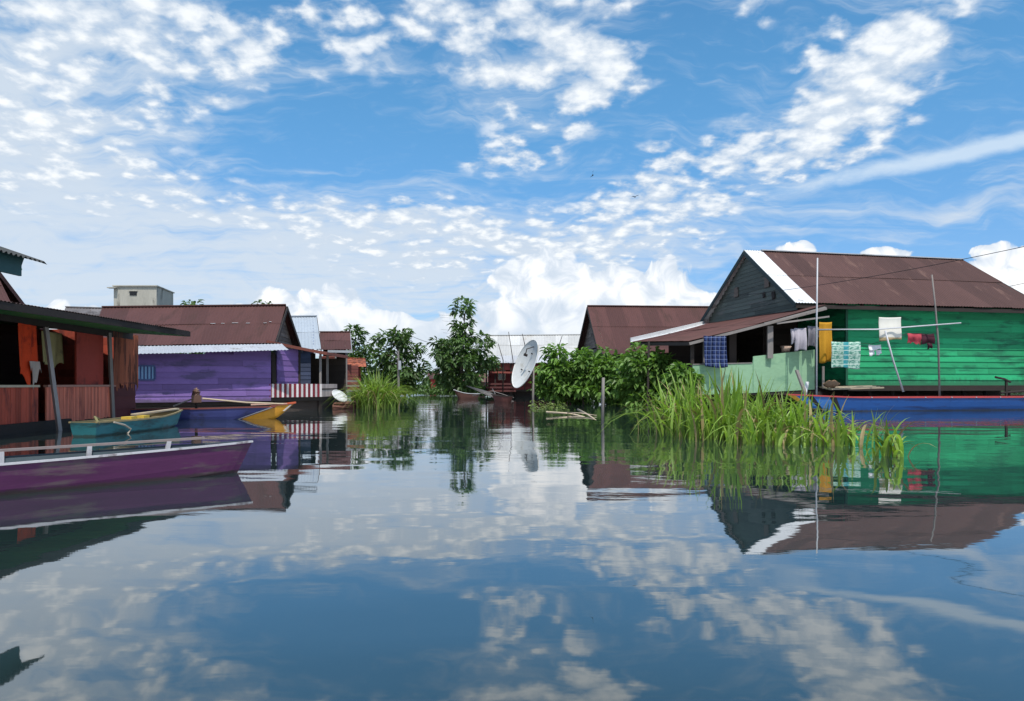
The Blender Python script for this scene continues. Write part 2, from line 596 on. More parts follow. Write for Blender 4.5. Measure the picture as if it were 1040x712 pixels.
m_red = mat('faded_red_paint', srgb(176, 78, 58), 0.75, 0.25, 2.2, 0.3, srgb(96, 48, 44), 0.08, 1.8, (1, 1, 0.35))
m_pinkred = mat('pinkish_red_boards', srgb(214, 120, 96), 0.75, 0.2, 2.2, 0.25, srgb(130, 62, 56), 0.08, 2, (1, 1, 0.3))  # paler, pinker red for the second railing
m_rust = mat('rusted_iron_sheet', srgb(160, 90, 64), 0.8, 0.4, 3.0, 0.3, srgb(54, 34, 30), 0.16, 2.6, (1.6, 1.6, 0.3))
m_green = mat('emerald_paint', srgb(34, 152, 100), 0.75, 0.3, 1.5, 0.26, srgb(22, 98, 70), 0.12, 1.5, (0.5, 0.5, 2.2), tide=(1.05, .5, srgb(40, 92, 66)))
m_palegreen = mat('pale_green_plywood', srgb(140, 178, 142), 0.7, 0.12, 1.0, 0.08, srgb(112, 152, 124), 0.09, 1.0, (0.7, 0.7, 1.4))
m_gablegreen = mat('weathered_green_boards', srgb(84, 92, 86), 0.75, 0.3, 1.6, 0.3, srgb(104, 104, 100), 0.08, 1.6, (0.5, 0.5, 2.4))
m_soffit = mat('dark_green_soffit', srgb(66, 132, 76), 0.7, 0.25, 1.5, 0.25)
m_teal = mat('teal_fascia', srgb(40, 78, 80), 0.6, 0.2, 1.5, 0.2)
m_greyboards = mat('unpainted_grey_boards', srgb(112, 100, 92), 0.85, 0.35, 2, 0.4, srgb(66, 58, 54), 0.1, 2)
m_concrete = mat('bare_concrete', srgb(176, 172, 160), 0.9, 0.2, 1.3, 0.1, srgb(92, 88, 80), 0.08, 0.9, (2, 2, 0.5), bump=0.004)
m_shadow = mat('shade_toned_boards', srgb(58, 50, 46), 0.9, 0.3, 1, 0.3)  # dark colour stands for the shade inside and beneath the houses
m_black = mat('black_rubber', srgb(28, 28, 30), 0.5, 0.1, 3, 0.1)
m_glass = mat('window_glass', srgb(40, 48, 54), 0.1, 0.1, 1, 0.1, spec=0.8)


def pile(mb, x, y, z0, z1, r=0.07):
    mb.tube([(x, y, z0), (x + random.uniform(-.03, .03), y + random.uniform(-.03, .03), z1)], r, 7, random.random())


def floor_and_stilts(root, corners, zf, th=0.14, nx=5, ny=3, r=0.07, fmat=None):
    """corners FL, FR, BR, BL (xy). Deck with joists, on round stilts that stand in the lake."""
    FL, FR, BR, BL = [V((c[0], c[1], 0)) for c in corners]
    z = V((0, 0, zf))
    fl = MB()
    fl.hexa([p + z - V((0, 0, th)) for p in (FL, FR, BR, BL)] + [p + z for p in (FL, FR, BR, BL)], 0.5)
    fl.build('floor', fmat or m_darkwood, root)
    for i in range(nx):
        for j in range(ny):
            p = lerp(lerp(FL, FR, (i + .15) / (nx - .7)), lerp(BL, BR, (i + .15) / (nx - .7)), (j + .12) / (ny - .76))
            st = MB()
            pile(st, p.x, p.y, -0.6, zf - th + 0.01, r)
            st.build('stilt', m_darkwood, root)


def gable_house(name, label, EL, ER, RL, RR, BL, BR, zf, roofm, wallm, gablem, inset=0.35, bh=0.2, group=None, cat='house', stilts=True, roof_mi=None,
                wall_front=True, period=0.11, gable_r=True, gable_l=True, fascia=None):
    """Front eave EL-ER, ridge RL-RR, back eave BL-BR (world points)."""
    EL, ER, RL, RR, BL, BR = [V(p) for p in (EL, ER, RL, RR, BL, BR)]
    c = (EL + ER + BL + BR) / 4
    root = thing(name, label, cat, (c.x, c.y, 0), group)
    r = MB()
    corrugated(r, EL, ER, RR, RL, period=period, mi_fn=roof_mi)
    corrugated(r, BR, BL, RL, RR, period=period)
    r.build('roof', roofm, root)
    cap = MB()
    cap.beam(RL + V((0, 0, .03)), RR + V((0, 0, .03)), 0.24, 0.05, 0.4)
    cap.build('ridge_cap', roofm[0] if isinstance(roofm, (list, tuple)) else roofm, root)
    u = (ER - EL).normalized(); u.z = 0
    fw = (EL - BL).normalized(); fw.z = 0
    for nm, (a, b, p) in (('barge_board', (EL, RL, -1)), ('barge_board', (BL, RL, -1)), ('barge_board', (ER, RR, 1)), ('barge_board', (BR, RR, 1))):
        bb = MB()
        o = u * (0.012 * p) + V((0, 0, -0.10))
        bb.beam(a + o, b + o, 0.03, 0.16, 0.4)
        bb.build(nm, fascia or m_darkwood, root)
    wFL = EL + u * inset - fw * inset; wFR = ER - u * inset - fw * inset
    wBL = BL + u * inset + fw * inset; wBR = BR - u * inset + fw * inset
    zl = EL.z + (RL.z - EL.z) * inset / max(0.1, ((EL - RL).xy.length)) - 0.05
    zr = ER.z + (RR.z - ER.z) * inset / max(0.1, ((ER - RR).xy.length)) - 0.05
    zbl, zbr = BL.z + (zl - EL.z), BR.z + (zr - ER.z)
    w = MB()
    if wall_front: siding(w, wFL, wFR, zf, [(0, zl), (1, zr)], bh, fw)
    siding(w, wBL, wBR, zf, [(0, zbl), (1, zbr)], bh * 1.5, -fw)
    siding(w, wFL, wBL, zf, [(0, zl), (1, zbl)], bh, -u)
    siding(w, wFR, wBR, zf, [(0, zr), (1, zbr)], bh, u)
    w.build('wall', wallm, root)
    for on, f, b, R_, z0, z1, o in ((gable_l, wFL, wBL, RL, zl, zbl, -u), (gable_r, wFR, wBR, RR, zr, zbr, u)):
        if not on: continue
        t = (R_ - f).xy.dot((b - f).xy) / (b - f).xy.length_squared
        g = MB()
        siding(g, f, b, min(z0, z1) - 0.02, [(0, z0 + .10), (t, R_.z - 0.02), (1, z1 + .10)], 0.16, o, lap=0.014)
        g.build('gable', gablem, root)
    if stilts:
        floor_and_stilts(root, (wFL, wFR, wBR, wBL), zf)
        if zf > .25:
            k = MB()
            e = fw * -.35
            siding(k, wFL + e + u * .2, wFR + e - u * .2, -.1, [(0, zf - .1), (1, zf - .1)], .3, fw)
            k.build('underfloor_shade_panel', m_shadow, root)  # dark screen added behind the stilts to stand for underfloor shade
    return root


def window(root, a, b, z0, z1, out, frame_m, pane_m, bars=0, slats=0):
    """Window on a wall between plan points a-b: frame ring, pane, optional bars."""
    a, b = V((a[0], a[1], 0)), V((b[0], b[1], 0))
    o = V((out[0], out[1], 0)).normalized()
    f = MB()
    off = o * 0.055
    for z in (z0, z1):
        f.beam(a + off + V((0, 0, z)), b + off + V((0, 0, z)), 0.05, 0.05, 0.5)
    for p in (a, b):
        f.beam(p + off + V((0, 0, z0 + .025)), p + off + V((0, 0, z1 - .025)), 0.045, 0.05, 0.5)
    for i in range(bars):
        p = lerp(a, b, (i + 1) / (bars + 1))
        f.beam(p + off + V((0, 0, z0 + .025)), p + off + V((0, 0, z1 - .025)), 0.03, 0.03, 0.5)
    fo = f.build('window', frame_m, root)
    pn = MB()
    if slats:
        for i in range(slats):
            z = lerp(z0 + .04, z1 - .04, (i + .5) / slats)
            h = (z1 - z0) / slats * .45
            q = o * 0.05
            pn.face((a + q + V((0, 0, z - h)) + o * .02, b + q + V((0, 0, z - h)) + o * .02, b + q + V((0, 0, z + h)), a + q + V((0, 0, z + h))), random.random())
    else:
        q = o * 0.048
        pn.face((a + q + V((0, 0, z0)), b + q + V((0, 0, z0)), b + q + V((0, 0, z1)), a + q + V((0, 0, z1))))
    pn.build('pane', pane_m, fo)

# ------------------------------------------------------------------ green house (right)
def green_house():
    G = V((10.53, 27.8, 0)); e1 = V((.989, .149, 0)); e2 = V((-.149, .989, 0)); Z = V((0, 0, 1))
    g = lambda a, b, z: G + e1 * a + e2 * b + Z * z
    root = thing('stilt_house', 'large emerald green plank house with brown iron roof and pale green veranda', 'house', tuple(g(5, 4, 0)))
    LEN, DEP = 10.7, 9.0
    # main roof
    r = MB()
    white = lambda u: 1 if u < 0.078 else 0
    A, B, C, D = g(0, 0, 3.93), g(LEN, 0, 3.86), g(LEN - .1, 4.5, 6.5), g(.15, 4.5, 6.66)
    corrugated(r, A, B, C, D, period=.12, amp=.013, lap_rows=2, mi_fn=white, sheet=.8)
    A2, B2 = g(0, DEP, 3.9), g(LEN, DEP, 3.86)
    corrugated(r, B2, A2, D, C, period=.12, amp=.013, mi_fn=lambda u: 1 if u > .92 else 0)
    r.build('roof', [m_maroon2, m_white], root)
    cp = MB()
    cp.beam(g(.9, 4.5, 6.68), g(LEN - .1, 4.5, 6.53), .3, .04, .6)
    cp.build('ridge_cap', m_zinc, root)
    for a, b in ((A, D), (A2, D), (B, C), (B2, C)):
        bb = MB()
        s = -1 if a in (A, A2) else 1
        bb.beam(a + e1 * .012 * s - Z * .10, b + e1 * .012 * s - Z * .10, .03, .17, .4)
        bb.build('barge_board', mat('dark_green_trim', srgb(44, 62, 64), .7, .2), root)
    fb = MB()
    fb.beam(g(.05, .05, 3.80), g(LEN - .05, .05, 3.73), .03, .14, .3)
    fb.build('fascia_board', m_darkwood, root)
    for i in range(13):
        rf = MB()
        aa = .3 + i * .84
        rf.beam(g(aa, .12, 3.84), g(aa, 4.4, 6.4), .05, .09)
        rf.build('rafter', m_darkwood, root)
    # gable triangle
    gm = MB()
    siding(gm, g(.35, .45, 0), g(.35, DEP - .45, 0), 3.3, [(0, 4.14), (.5, 6.62), (1, 4.14)], .17, -e1, lap=.016)
    gm.build('gable', m_gablegreen, root)
    gl = MB()
    siding(gl, g(LEN - .3, .5, 0), g(LEN - .3, DEP - .5, 0), .83, [(0, 4.0), (.5, 6.35), (1, 4.0)], .22, e1)
    gl.build('gable', m_green, root)
    for b0, z0 in ((2.75, 5.05), (5.55, 4.98)):
        v = MB()
        c = g(.30, b0, z0)
        v.hexa([c + e2 * x + Z * z - e1 * y for (x, y, z) in ((-.2, 0, -.2), (.2, 0, -.2), (.2, .03, -.2), (-.2, .03, -.2), (-.17, 0, .22), (.17, 0, .22), (.17, .03, .22), (-.17, .03, .22))], .5)
        v.build('vent_panel', m_greyboards, root)
    for b0, z0, s in ((2.2, 4.5, .3), (3.0, 4.6, .22)):
        v = MB()
        c = g(.30, b0, z0)
        v.hexa([c + e2 * x * s + Z * z * s - e1 * y for (x, y, z) in ((-.5, 0, -.5), (.3, 0, -.7), (.3, .03, -.7), (-.5, .03, -.5), (-.3, 0, .4), (.5, 0, .3), (.5, .03, .3), (-.3, .03, .4))], .2)
        v.build('patch_board', m_darkwood, root)
    # front wall and the rest
    w = MB()
    siding(w, g(2.55, .75, 0), g(LEN - .3, .75, 0), .83, [(0, 3.98), (1, 3.94)], .235, -e2, lap=.03, gap=.006)
    siding(w, g(2.55, .75, 0), g(2.55, 4.3, 0), .83, [(0, 3.98), (.6, 5.2), (1, 5.2)], .235, -e1)
    w.build('wall', m_green, root)
    dk = MB()
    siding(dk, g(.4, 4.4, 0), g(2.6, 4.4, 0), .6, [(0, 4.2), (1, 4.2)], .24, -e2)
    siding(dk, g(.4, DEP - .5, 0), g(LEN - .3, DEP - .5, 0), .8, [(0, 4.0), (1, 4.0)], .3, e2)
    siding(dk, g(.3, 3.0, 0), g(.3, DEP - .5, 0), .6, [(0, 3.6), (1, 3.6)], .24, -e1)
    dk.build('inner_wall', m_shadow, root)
    cr = MB()
    cr.beam(g(2.5, .70, .85), g(2.5, .70, 3.95), .09, .09, .3)
    cr.build('corner_post', mat('deep_green_trim', srgb(20, 92, 66), .6, .2), root)
    bl = MB()
    bl.beam(g(2.5, .70, .80), g(LEN - .2, .70, .80), .10, .09, .5)
    bl.build('sill_beam', m_darkwood, root)
    # main deck and its stilts
    floor_and_stilts(root, (g(2.3, .25, 0), g(LEN, .25, 0), g(LEN, DEP - .4, 0), g(2.3, DEP - .4, 0)), .76, .12, 9, 3, .08)
    for i in range(5):
        lg = MB()
        y = .05 + .14 * i
        lg.tube([g(.8 + random.random(), -.1 + y, .18 + .1 * (i % 3)), g(LEN - random.random(), -.05 + y, .2 + .1 * ((i + 1) % 3))], random.uniform(.05, .08), 7, random.random())
        lg.build('brace_log', m_darkwood, root)
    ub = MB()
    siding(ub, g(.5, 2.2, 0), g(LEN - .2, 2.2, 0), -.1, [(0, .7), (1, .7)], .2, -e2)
    ub.build('underfloor_shade_panel', m_shadow, root)  # added dark boards close the view through, as shade below the deck
    # lean-to veranda roof
    LA, LB, LC, LD = V((9.35, 36.4, 3.80)), V((11.35, 27.0, 3.74)), V((6.3, 26.6, 2.44)), V((4.95, 31.2, 2.66))
    lr = MB()
    corrugated(lr, LD, LC, LB, LA, period=.12, amp=.012, sheet=.8, rows=5, sag=.05, mi_fn=lambda u: 1 if u < .03 else 0)
    lr.build('veranda_roof', [m_maroon, m_white], root)
    for a, b, mm, h in ((LD, LA, m_white, .24), (LC, LB, m_greywood, .10), (LD, LC, m_darkwood, .12)):
        e = MB()
        e.beam(a - Z * (-.04 if mm is m_white else .11), b - Z * (-.04 if mm is m_white else .11), .04, h, .6)
        e.build('eave_board', mm, root)
    for i in range(7):
        t = (i + .5) / 7
        rf = MB()
        rf.beam(lerp(LD, LC, t) - Z * .1, lerp(LA, LB, t) - Z * .1, .05, .08)
        rf.build('rafter', m_darkwood, root)
    st = MB()
    st.beam(P(789, 328.5, 26.7), P(842, 321.5, 26.9), .05, .06, .8)
    st.build('eave_strut', m_greywood, root)
    st = MB()
    st.beam(P(776, 328.5, 26.6), P(838, 312, 26.8), .04, .05, .8)
    st.build('eave_strut', m_greywood, root)
    # veranda floor and low wall
    vL, vR = V((6.46, 26.75, 0)), V((11.06, 27.35, 0))
    fl = [vL + V((0, .05, 0)), vR + V((.3, .05, 0)), V((10.2, 33, 0)), V((6.9, 33, 0))]
    floor_and_stilts(root, fl, .62, .12, 5, 3, .08, m_darkwood)
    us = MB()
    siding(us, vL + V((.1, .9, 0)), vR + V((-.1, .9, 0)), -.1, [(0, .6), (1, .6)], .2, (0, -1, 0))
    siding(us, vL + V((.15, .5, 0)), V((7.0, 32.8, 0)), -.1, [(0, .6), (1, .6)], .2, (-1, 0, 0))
    us.build('underfloor_shade_panel', m_shadow, root)  # dark boards added for the shade below the veranda
    lw = MB()
    at = lambda t, z: lerp(vL, vR, t) + Z * z
    lw.prism([at(0, .50), at(.45, .57), at(1, .70), at(1, 2.16), at(.49, 1.90), at(.485, 1.64), at(0, 1.57)], V((0, .05, 0)), .5)
    lw.build('veranda_panel', m_palegreen, root)
    for t in (.26, .49, .76):
        sm = MB()
        sm.beam(at(t, .62) - V((-.0, .012, 0)), at(t, 1.55 if t < .45 else 1.85) - V((0, .012, 0)), .012, .01, .3, side=(1, .1, 0))
        sm.build('panel_seam', mat('pale_green_batten', srgb(112, 164, 134), .7, .15), root)
    rt = MB()
    rt.beam(at(0, 1.60) + V((0, .03, 0)), at(.48, 1.66) + V((0, .03, 0)), .1, .04, .4)
    rt.build('top_rail', m_greywood, root)
    sw = MB()
    siding(sw, vL + V((0, .08, 0)), V((6.9, 33, 0)), .5, [(0, 1.5), (1, 1.5)], .25, (-1, 0, 0))
    siding(sw, V((6.9, 33, 0)), V((10, 33.2, 0)), .6, [(0, 3.2), (1, 3.6)], .25, (0, -1, 0))
    sw.build('veranda_wall', m_shadow, root)
    for (px, py0, py1, Y, mm, wd) in ((782, 331, 362, 27.0, m_greywood, .2), (703, 346, 372, 26.9, m_darkwood, .12), (744, 338, 371, 27.6, m_shadow, .26), (715, 344, 372, 26.95, m_greywood, .07)):
        ps = MB()
        a, b = P(px, py1 + 2, Y + .02), P(px, py0, Y + .02)
        ps.beam(a, b, wd, .1, .6, side=(1, 0, 0))
        ps.build('veranda_post', mm, root)
    ps = MB()
    ps.tube([V((5.12, 28.3, -.5)), V((5.36, 29.3, 2.58))], .045, 7, .3)
    ps.build('veranda_post', m_darkwood, root)
    # loose deck planks and struts by the door
    dp = MB()
    for i in range(4):
        dp.beam(P(834 + i * 3, 393.5 + i * .6, 27.6 - i * .3), P(884 + i * 4, 392.2 + i * .5, 27.9 - i * .3), .22, .05)
    dp.build('deck_plank', m_palewood, root)
    for p0, p1, ww, mm in ((P(809, 376, 26.3), P(818, 400, 26.0), .14, m_greywood), (P(836, 372, 27.3), P(836, 393, 27.3), .08, m_greywood), (P(820, 388, 26.2), P(817, 404, 26.0), .1, m_white)):
        q = MB()
        q.beam(p0, p1, ww, .06, .5)
        q.build('prop_board', mm, root)
    return root


green_house()


# ------------------------------------------------------------------ laundry and poles by the green house
def cloth(name, label, cat, px0, px1, py0, py1, Y, m, group='laundry hung to dry at the green house', folds=3.0, depth=.05, taper=0.0, skew=0.0, ragged=0.0, shape=None, n=16, r=18):
    mb = MB()
    ph = random.random() * 6
    for body in (shape or [(px0, px1, py0, py1)]):
        x0, x1, y0, y1 = body
        pts = []
        for j in range(r + 1):
            v = j / r
            row = []
            for i in range(n + 1):
                u = i / n
                uu = (u - .5) * (1 - taper * v) + .5
                px = lerp(x0, x1, uu) + skew * v
                py = lerp(y0, y1, v) + ragged * v * math.sin(u * 17 + ph) + 1.0 * v * math.sin(u * 5 + ph) + (1 - v) * .5 * math.sin(u * math.pi)
                p = P(px, py, Y)
                amp = depth * (.3 + .7 * v)
                p.y += amp * math.sin(u * folds * 2 * math.pi + ph + v * 1.1) + amp * .5 * math.sin(u * folds * 4.3 + 2 * v + ph) + .03 * math.sin(v * 5 + ph)
                row.append(p)
            pts.append(row)
        mb.grid(pts, .5)
    o = mb.build(name, m, smooth=True)
    md = o.modifiers.new('thickness', 'SOLIDIFY')
    md.thickness = .006
    return tag(o, label, cat, group)


def pattern_mat(name, build, rough=.85):
    m = bpy.data.materials.new(name)
    m.use_nodes = True
    t = NT(m.node_tree)
    bs = m.node_tree.nodes['Principled BSDF']
    bs.inputs['Roughness'].default_value = rough
    bs.inputs['Specular IOR Level'].default_value = .15
    tc = t.new('ShaderNodeTexCoord').outputs['Object']
    sp = t.new('ShaderNodeSeparateXYZ')
    t.put(sp.inputs[0], tc)
    t.put(bs.inputs['Base Color'], build(t, sp.outputs[0], sp.outputs[1], sp.outputs[2], tc))
    return m


def sq(t, x, f, duty=.5):
    return t.m('LESS_THAN', t.m('FRACT', t.mul(x, f)), duty)


def plaid(t, x, y, z, tc):
    c = t.mix(t.mul(sq(t, x, 6.5), .8), (*srgb(46, 62, 108), 1), (*srgb(24, 32, 60), 1))
    c = t.mix(t.mul(sq(t, z, 6.5), .6), c, (*srgb(20, 30, 60), 1))
    c = t.mix(t.mul(sq(t, x, 6.5, .10), .5), c, (*srgb(150, 165, 205), 1))
    return t.mix(t.mul(sq(t, z, 6.5, .12), .45), c, (*srgb(150, 165, 205), 1))


def towel(t, x, y, z, tc):
    n = t.noise(t.mapping(tc, sc=(9, 1, 22)), 1.0, 3)
    c = t.mix(t.step(n, .45, .55), (*srgb(176, 206, 190), 1), (*srgb(92, 146, 130), 1))
    band = t.m('LESS_THAN', t.m('ABSOLUTE', t.add(x, -.0)), .09)
    c = t.mix(t.mul(band, .85), c, (*srgb(40, 140, 150), 1))
    return t.mix(t.mul(sq(t, z, 6.2, .16), .7), c, (*srgb(214, 226, 216), 1))


def white_towel(t, x, y, z, tc):
    n = t.noise(tc, 3.0, 3)
    c = t.mix(n, (*srgb(206, 202, 190), 1), (*srgb(232, 230, 222), 1))
    edge = t.m('LESS_THAN', z, .13)
    return t.mix(t.mul(edge, .8), c, (*srgb(166, 140, 84), 1))


c_plaid = pattern_mat('blue_plaid_cotton', plaid)
c_towel = pattern_mat('striped_green_towelling', towel)
c_white = pattern_mat('white_cotton_with_tan_hem', white_towel)
c_ochre = mat('ochre_cotton', srgb(186, 136, 44), .9, .15, 3, .1, spec=.1)
c_wht = mat('white_cotton', srgb(226, 228, 230), .9, .08, 3, .1, spec=.1)
c_grey = mat('grey_cotton', srgb(128, 126, 134), .9, .15, 3, .1, spec=.1)
c_greyp = mat('lilac_grey_cotton', srgb(174, 168, 176), .9, .15, 3, .1, spec=.1)
c_redc = mat('faded_red_cotton', srgb(176, 74, 84), .9, .2, 4, .1, spec=.1)
c_dark = mat('dark_maroon_cotton', srgb(70, 40, 50), .9, .2, 4, .1, spec=.1)

cloth('hanging_cloth', 'blue plaid cloth hung in the open side of the pale green veranda', 'cloth', 714, 737, 341, 373, 26.5, c_plaid, folds=2, skew=2, depth=.06)
cloth('hanging_shirt', 'pale grey shirt with sleeves hung above the pale green veranda wall', 'shirt', 0, 0, 0, 0, 26.9, c_greyp, shape=[(807, 819, 333, 356), (803.5, 808.5, 334, 349)], folds=1.5)
cloth('hanging_shirt', 'dark grey shirt hung between the pale shirt and the ochre towel', 'shirt', 0, 0, 0, 0, 27.0, c_grey, shape=[(820, 830.5, 331, 352), (829, 833, 332, 343)], folds=2)
cloth('hanging_towel', 'long ochre yellow towel hung at the veranda corner by the tall white pole', 'towel', 832.5, 845, 327, 368, 26.6, c_ochre, folds=1.5, depth=.05)
cloth('hanging_towel', 'green and white striped towel with teal band hung below the long pole', 'towel', 844, 874, 347, 374, 26.2, c_towel, folds=2.5, depth=.04, n=24)
cloth('hanging_towel', 'white towel with tan hem hung over the long pole in front of green wall', 'towel', 893, 915.5, 322, 345.5, 26.25, c_white, folds=1.2, depth=.03)
cloth('hanging_shorts', 'small white shorts hung on a line against the green wall', 'shorts', 0, 0, 0, 0, 26.6, c_wht, shape=[(882.5, 895, 350, 355.5), (883, 888, 355, 361), (890, 895.3, 355, 360)], folds=1, depth=.02, n=8, r=6)
cloth('hanging_garment', 'faded red garment hung on a line against the green wall', 'garment', 921.5, 935.5, 338.5, 349, 26.6, c_redc, folds=1.6, depth=.03, ragged=1)
cloth('hanging_garment', 'dark maroon garment with dangling strap hung on a line against the green wall', 'garment', 0, 0, 0, 0, 26.6, c_dark, shape=[(935.5, 949, 339, 349), (942, 946.5, 348, 354)], folds=1.4, depth=.03)


def pole(name, label, cat, pts, r, m, r2=None, group=None, n=8):
    mb = MB()
    mb.tube(pts, r, n, .5, r2=r2)
    o = mb.build(name, m, smooth=True)
    return tag(o, label, cat, group)


m_galv = mat('galvanised_pipe', srgb(184, 186, 190), .45, .15, 4, .1, spec=.5)
pole('tall_pole', 'tall straight white pole standing at the pale green veranda corner', 'pole', [P(829.5, 425, 25.6), P(829.3, 330, 25.6), P(830.3, 262, 25.6)], .034, m_galv, .024)
pole('tall_pole', 'thin grey leaning pole standing before the middle of the green wall', 'pole', [P(954.5, 412, 26.2), P(953, 350, 26.2), P(950, 312, 26.2), P(946.5, 279, 26.2)], .04, m_greywood, .025)
pole('clothes_prop', 'short slanting prop stick holding up the clothes pole', 'pole', [P(917.5, 398, 25.9), P(907, 366, 26.0), P(899, 336, 26.05)], .035, m_galv, .03)
pole('clothes_pole', 'long pale horizontal pole carrying the laundry in front of the green wall', 'pole', [P(829, 335, 26.1), P(890, 334.5, 26.1), P(976, 328, 26.15)], .03, m_galv, .022)
pole('clothes_line', 'thin dark line strung along the green wall holding small laundry', 'line', [P(845, 346, 26.6), P(885, 349.5, 26.6), P(922, 338.5, 26.6), P(952, 339, 26.55)], .008, m_black)
pole('mooring_stake', 'pale bare stake standing alone in the water before the bushes', 'stake', [P(612, 440, 18.6), P(612.2, 405, 18.6), P(612.8, 383.5, 18.6)], .045, m_greywood, .035)

sk = MB()
pts = []
for j in range(9):
    a = j / 8 * math.pi
    rr = .16 * math.sin(a) ** .6 + .005
    c0 = lerp(P(836, 391.8, 26.9), P(853, 391.2, 26.9), j / 8)
    pts.append([c0 + V((0, math.cos(k / 10 * 2 * math.pi) * rr, math.sin(k / 10 * 2 * math.pi) * rr * .85 + .05 + .03 * math.sin(j * 2.1 + k))) for k in range(11)])
sk.grid(pts, .5)
tag(sk.build('sack', mat('brown_sackcloth', srgb(140, 112, 88), .9, .25, 4), smooth=True), 'brown lumpy sack lying on the deck under the striped towel', 'sack')
bk = MB()
c = P(798, 352.5, 27.5)
for (z0, z1, r0, r1) in ((-.17, .02, .15, .21), (.02, .05, .21, .22)):
    bk.tube([c + V((0, 0, z0)), c + V((0, 0, z1))], r0, 12, .5, r2=r1)
tag(bk.build('basin', mat('pinkish_plastic', srgb(196, 170, 152), .5, .1), smooth=True), 'small pinkish basin standing on the veranda wall beside the pale shirt', 'basin')


# ------------------------------------------------------------------ centre-right house
Zv = V((0, 0, 1))
cr_house = gable_house('stilt_house', 'house with plain maroon roof and grey gable rising behind the green bushes', P(607, 354, 36.5), V((11.6, 36.9, 2.6)),
            P(596.5, 311, 40), P(735, 312.2, 40), V((3.75, 43.5, 2.7)), V((11.9, 43.8, 2.7)), .7, m_maroon, m_greyboards, m_greyboards, bh=.22)
vg = MB()
corrugated(vg, P(612, 360, 35.2), P(716, 357.5, 35.4), V((11.0, 36.9, 2.62)), P(611, 353, 36.4), period=.1, lap_rows=1, rows=2)
vg.build('lower_roof', m_maroon, cr_house)
vb = MB()
for k_, (y0, hh_) in enumerate(((2.0, .2), (1.3, .3))):
    q0, q1 = V((P(603, 354, 36.6).x, 36.75, y0)), V((10.8, 37.1, y0))
    vb.beam(q0, q1, .05, hh_, .5)
vb.build('trim_board', m_darkwood, cr_house)


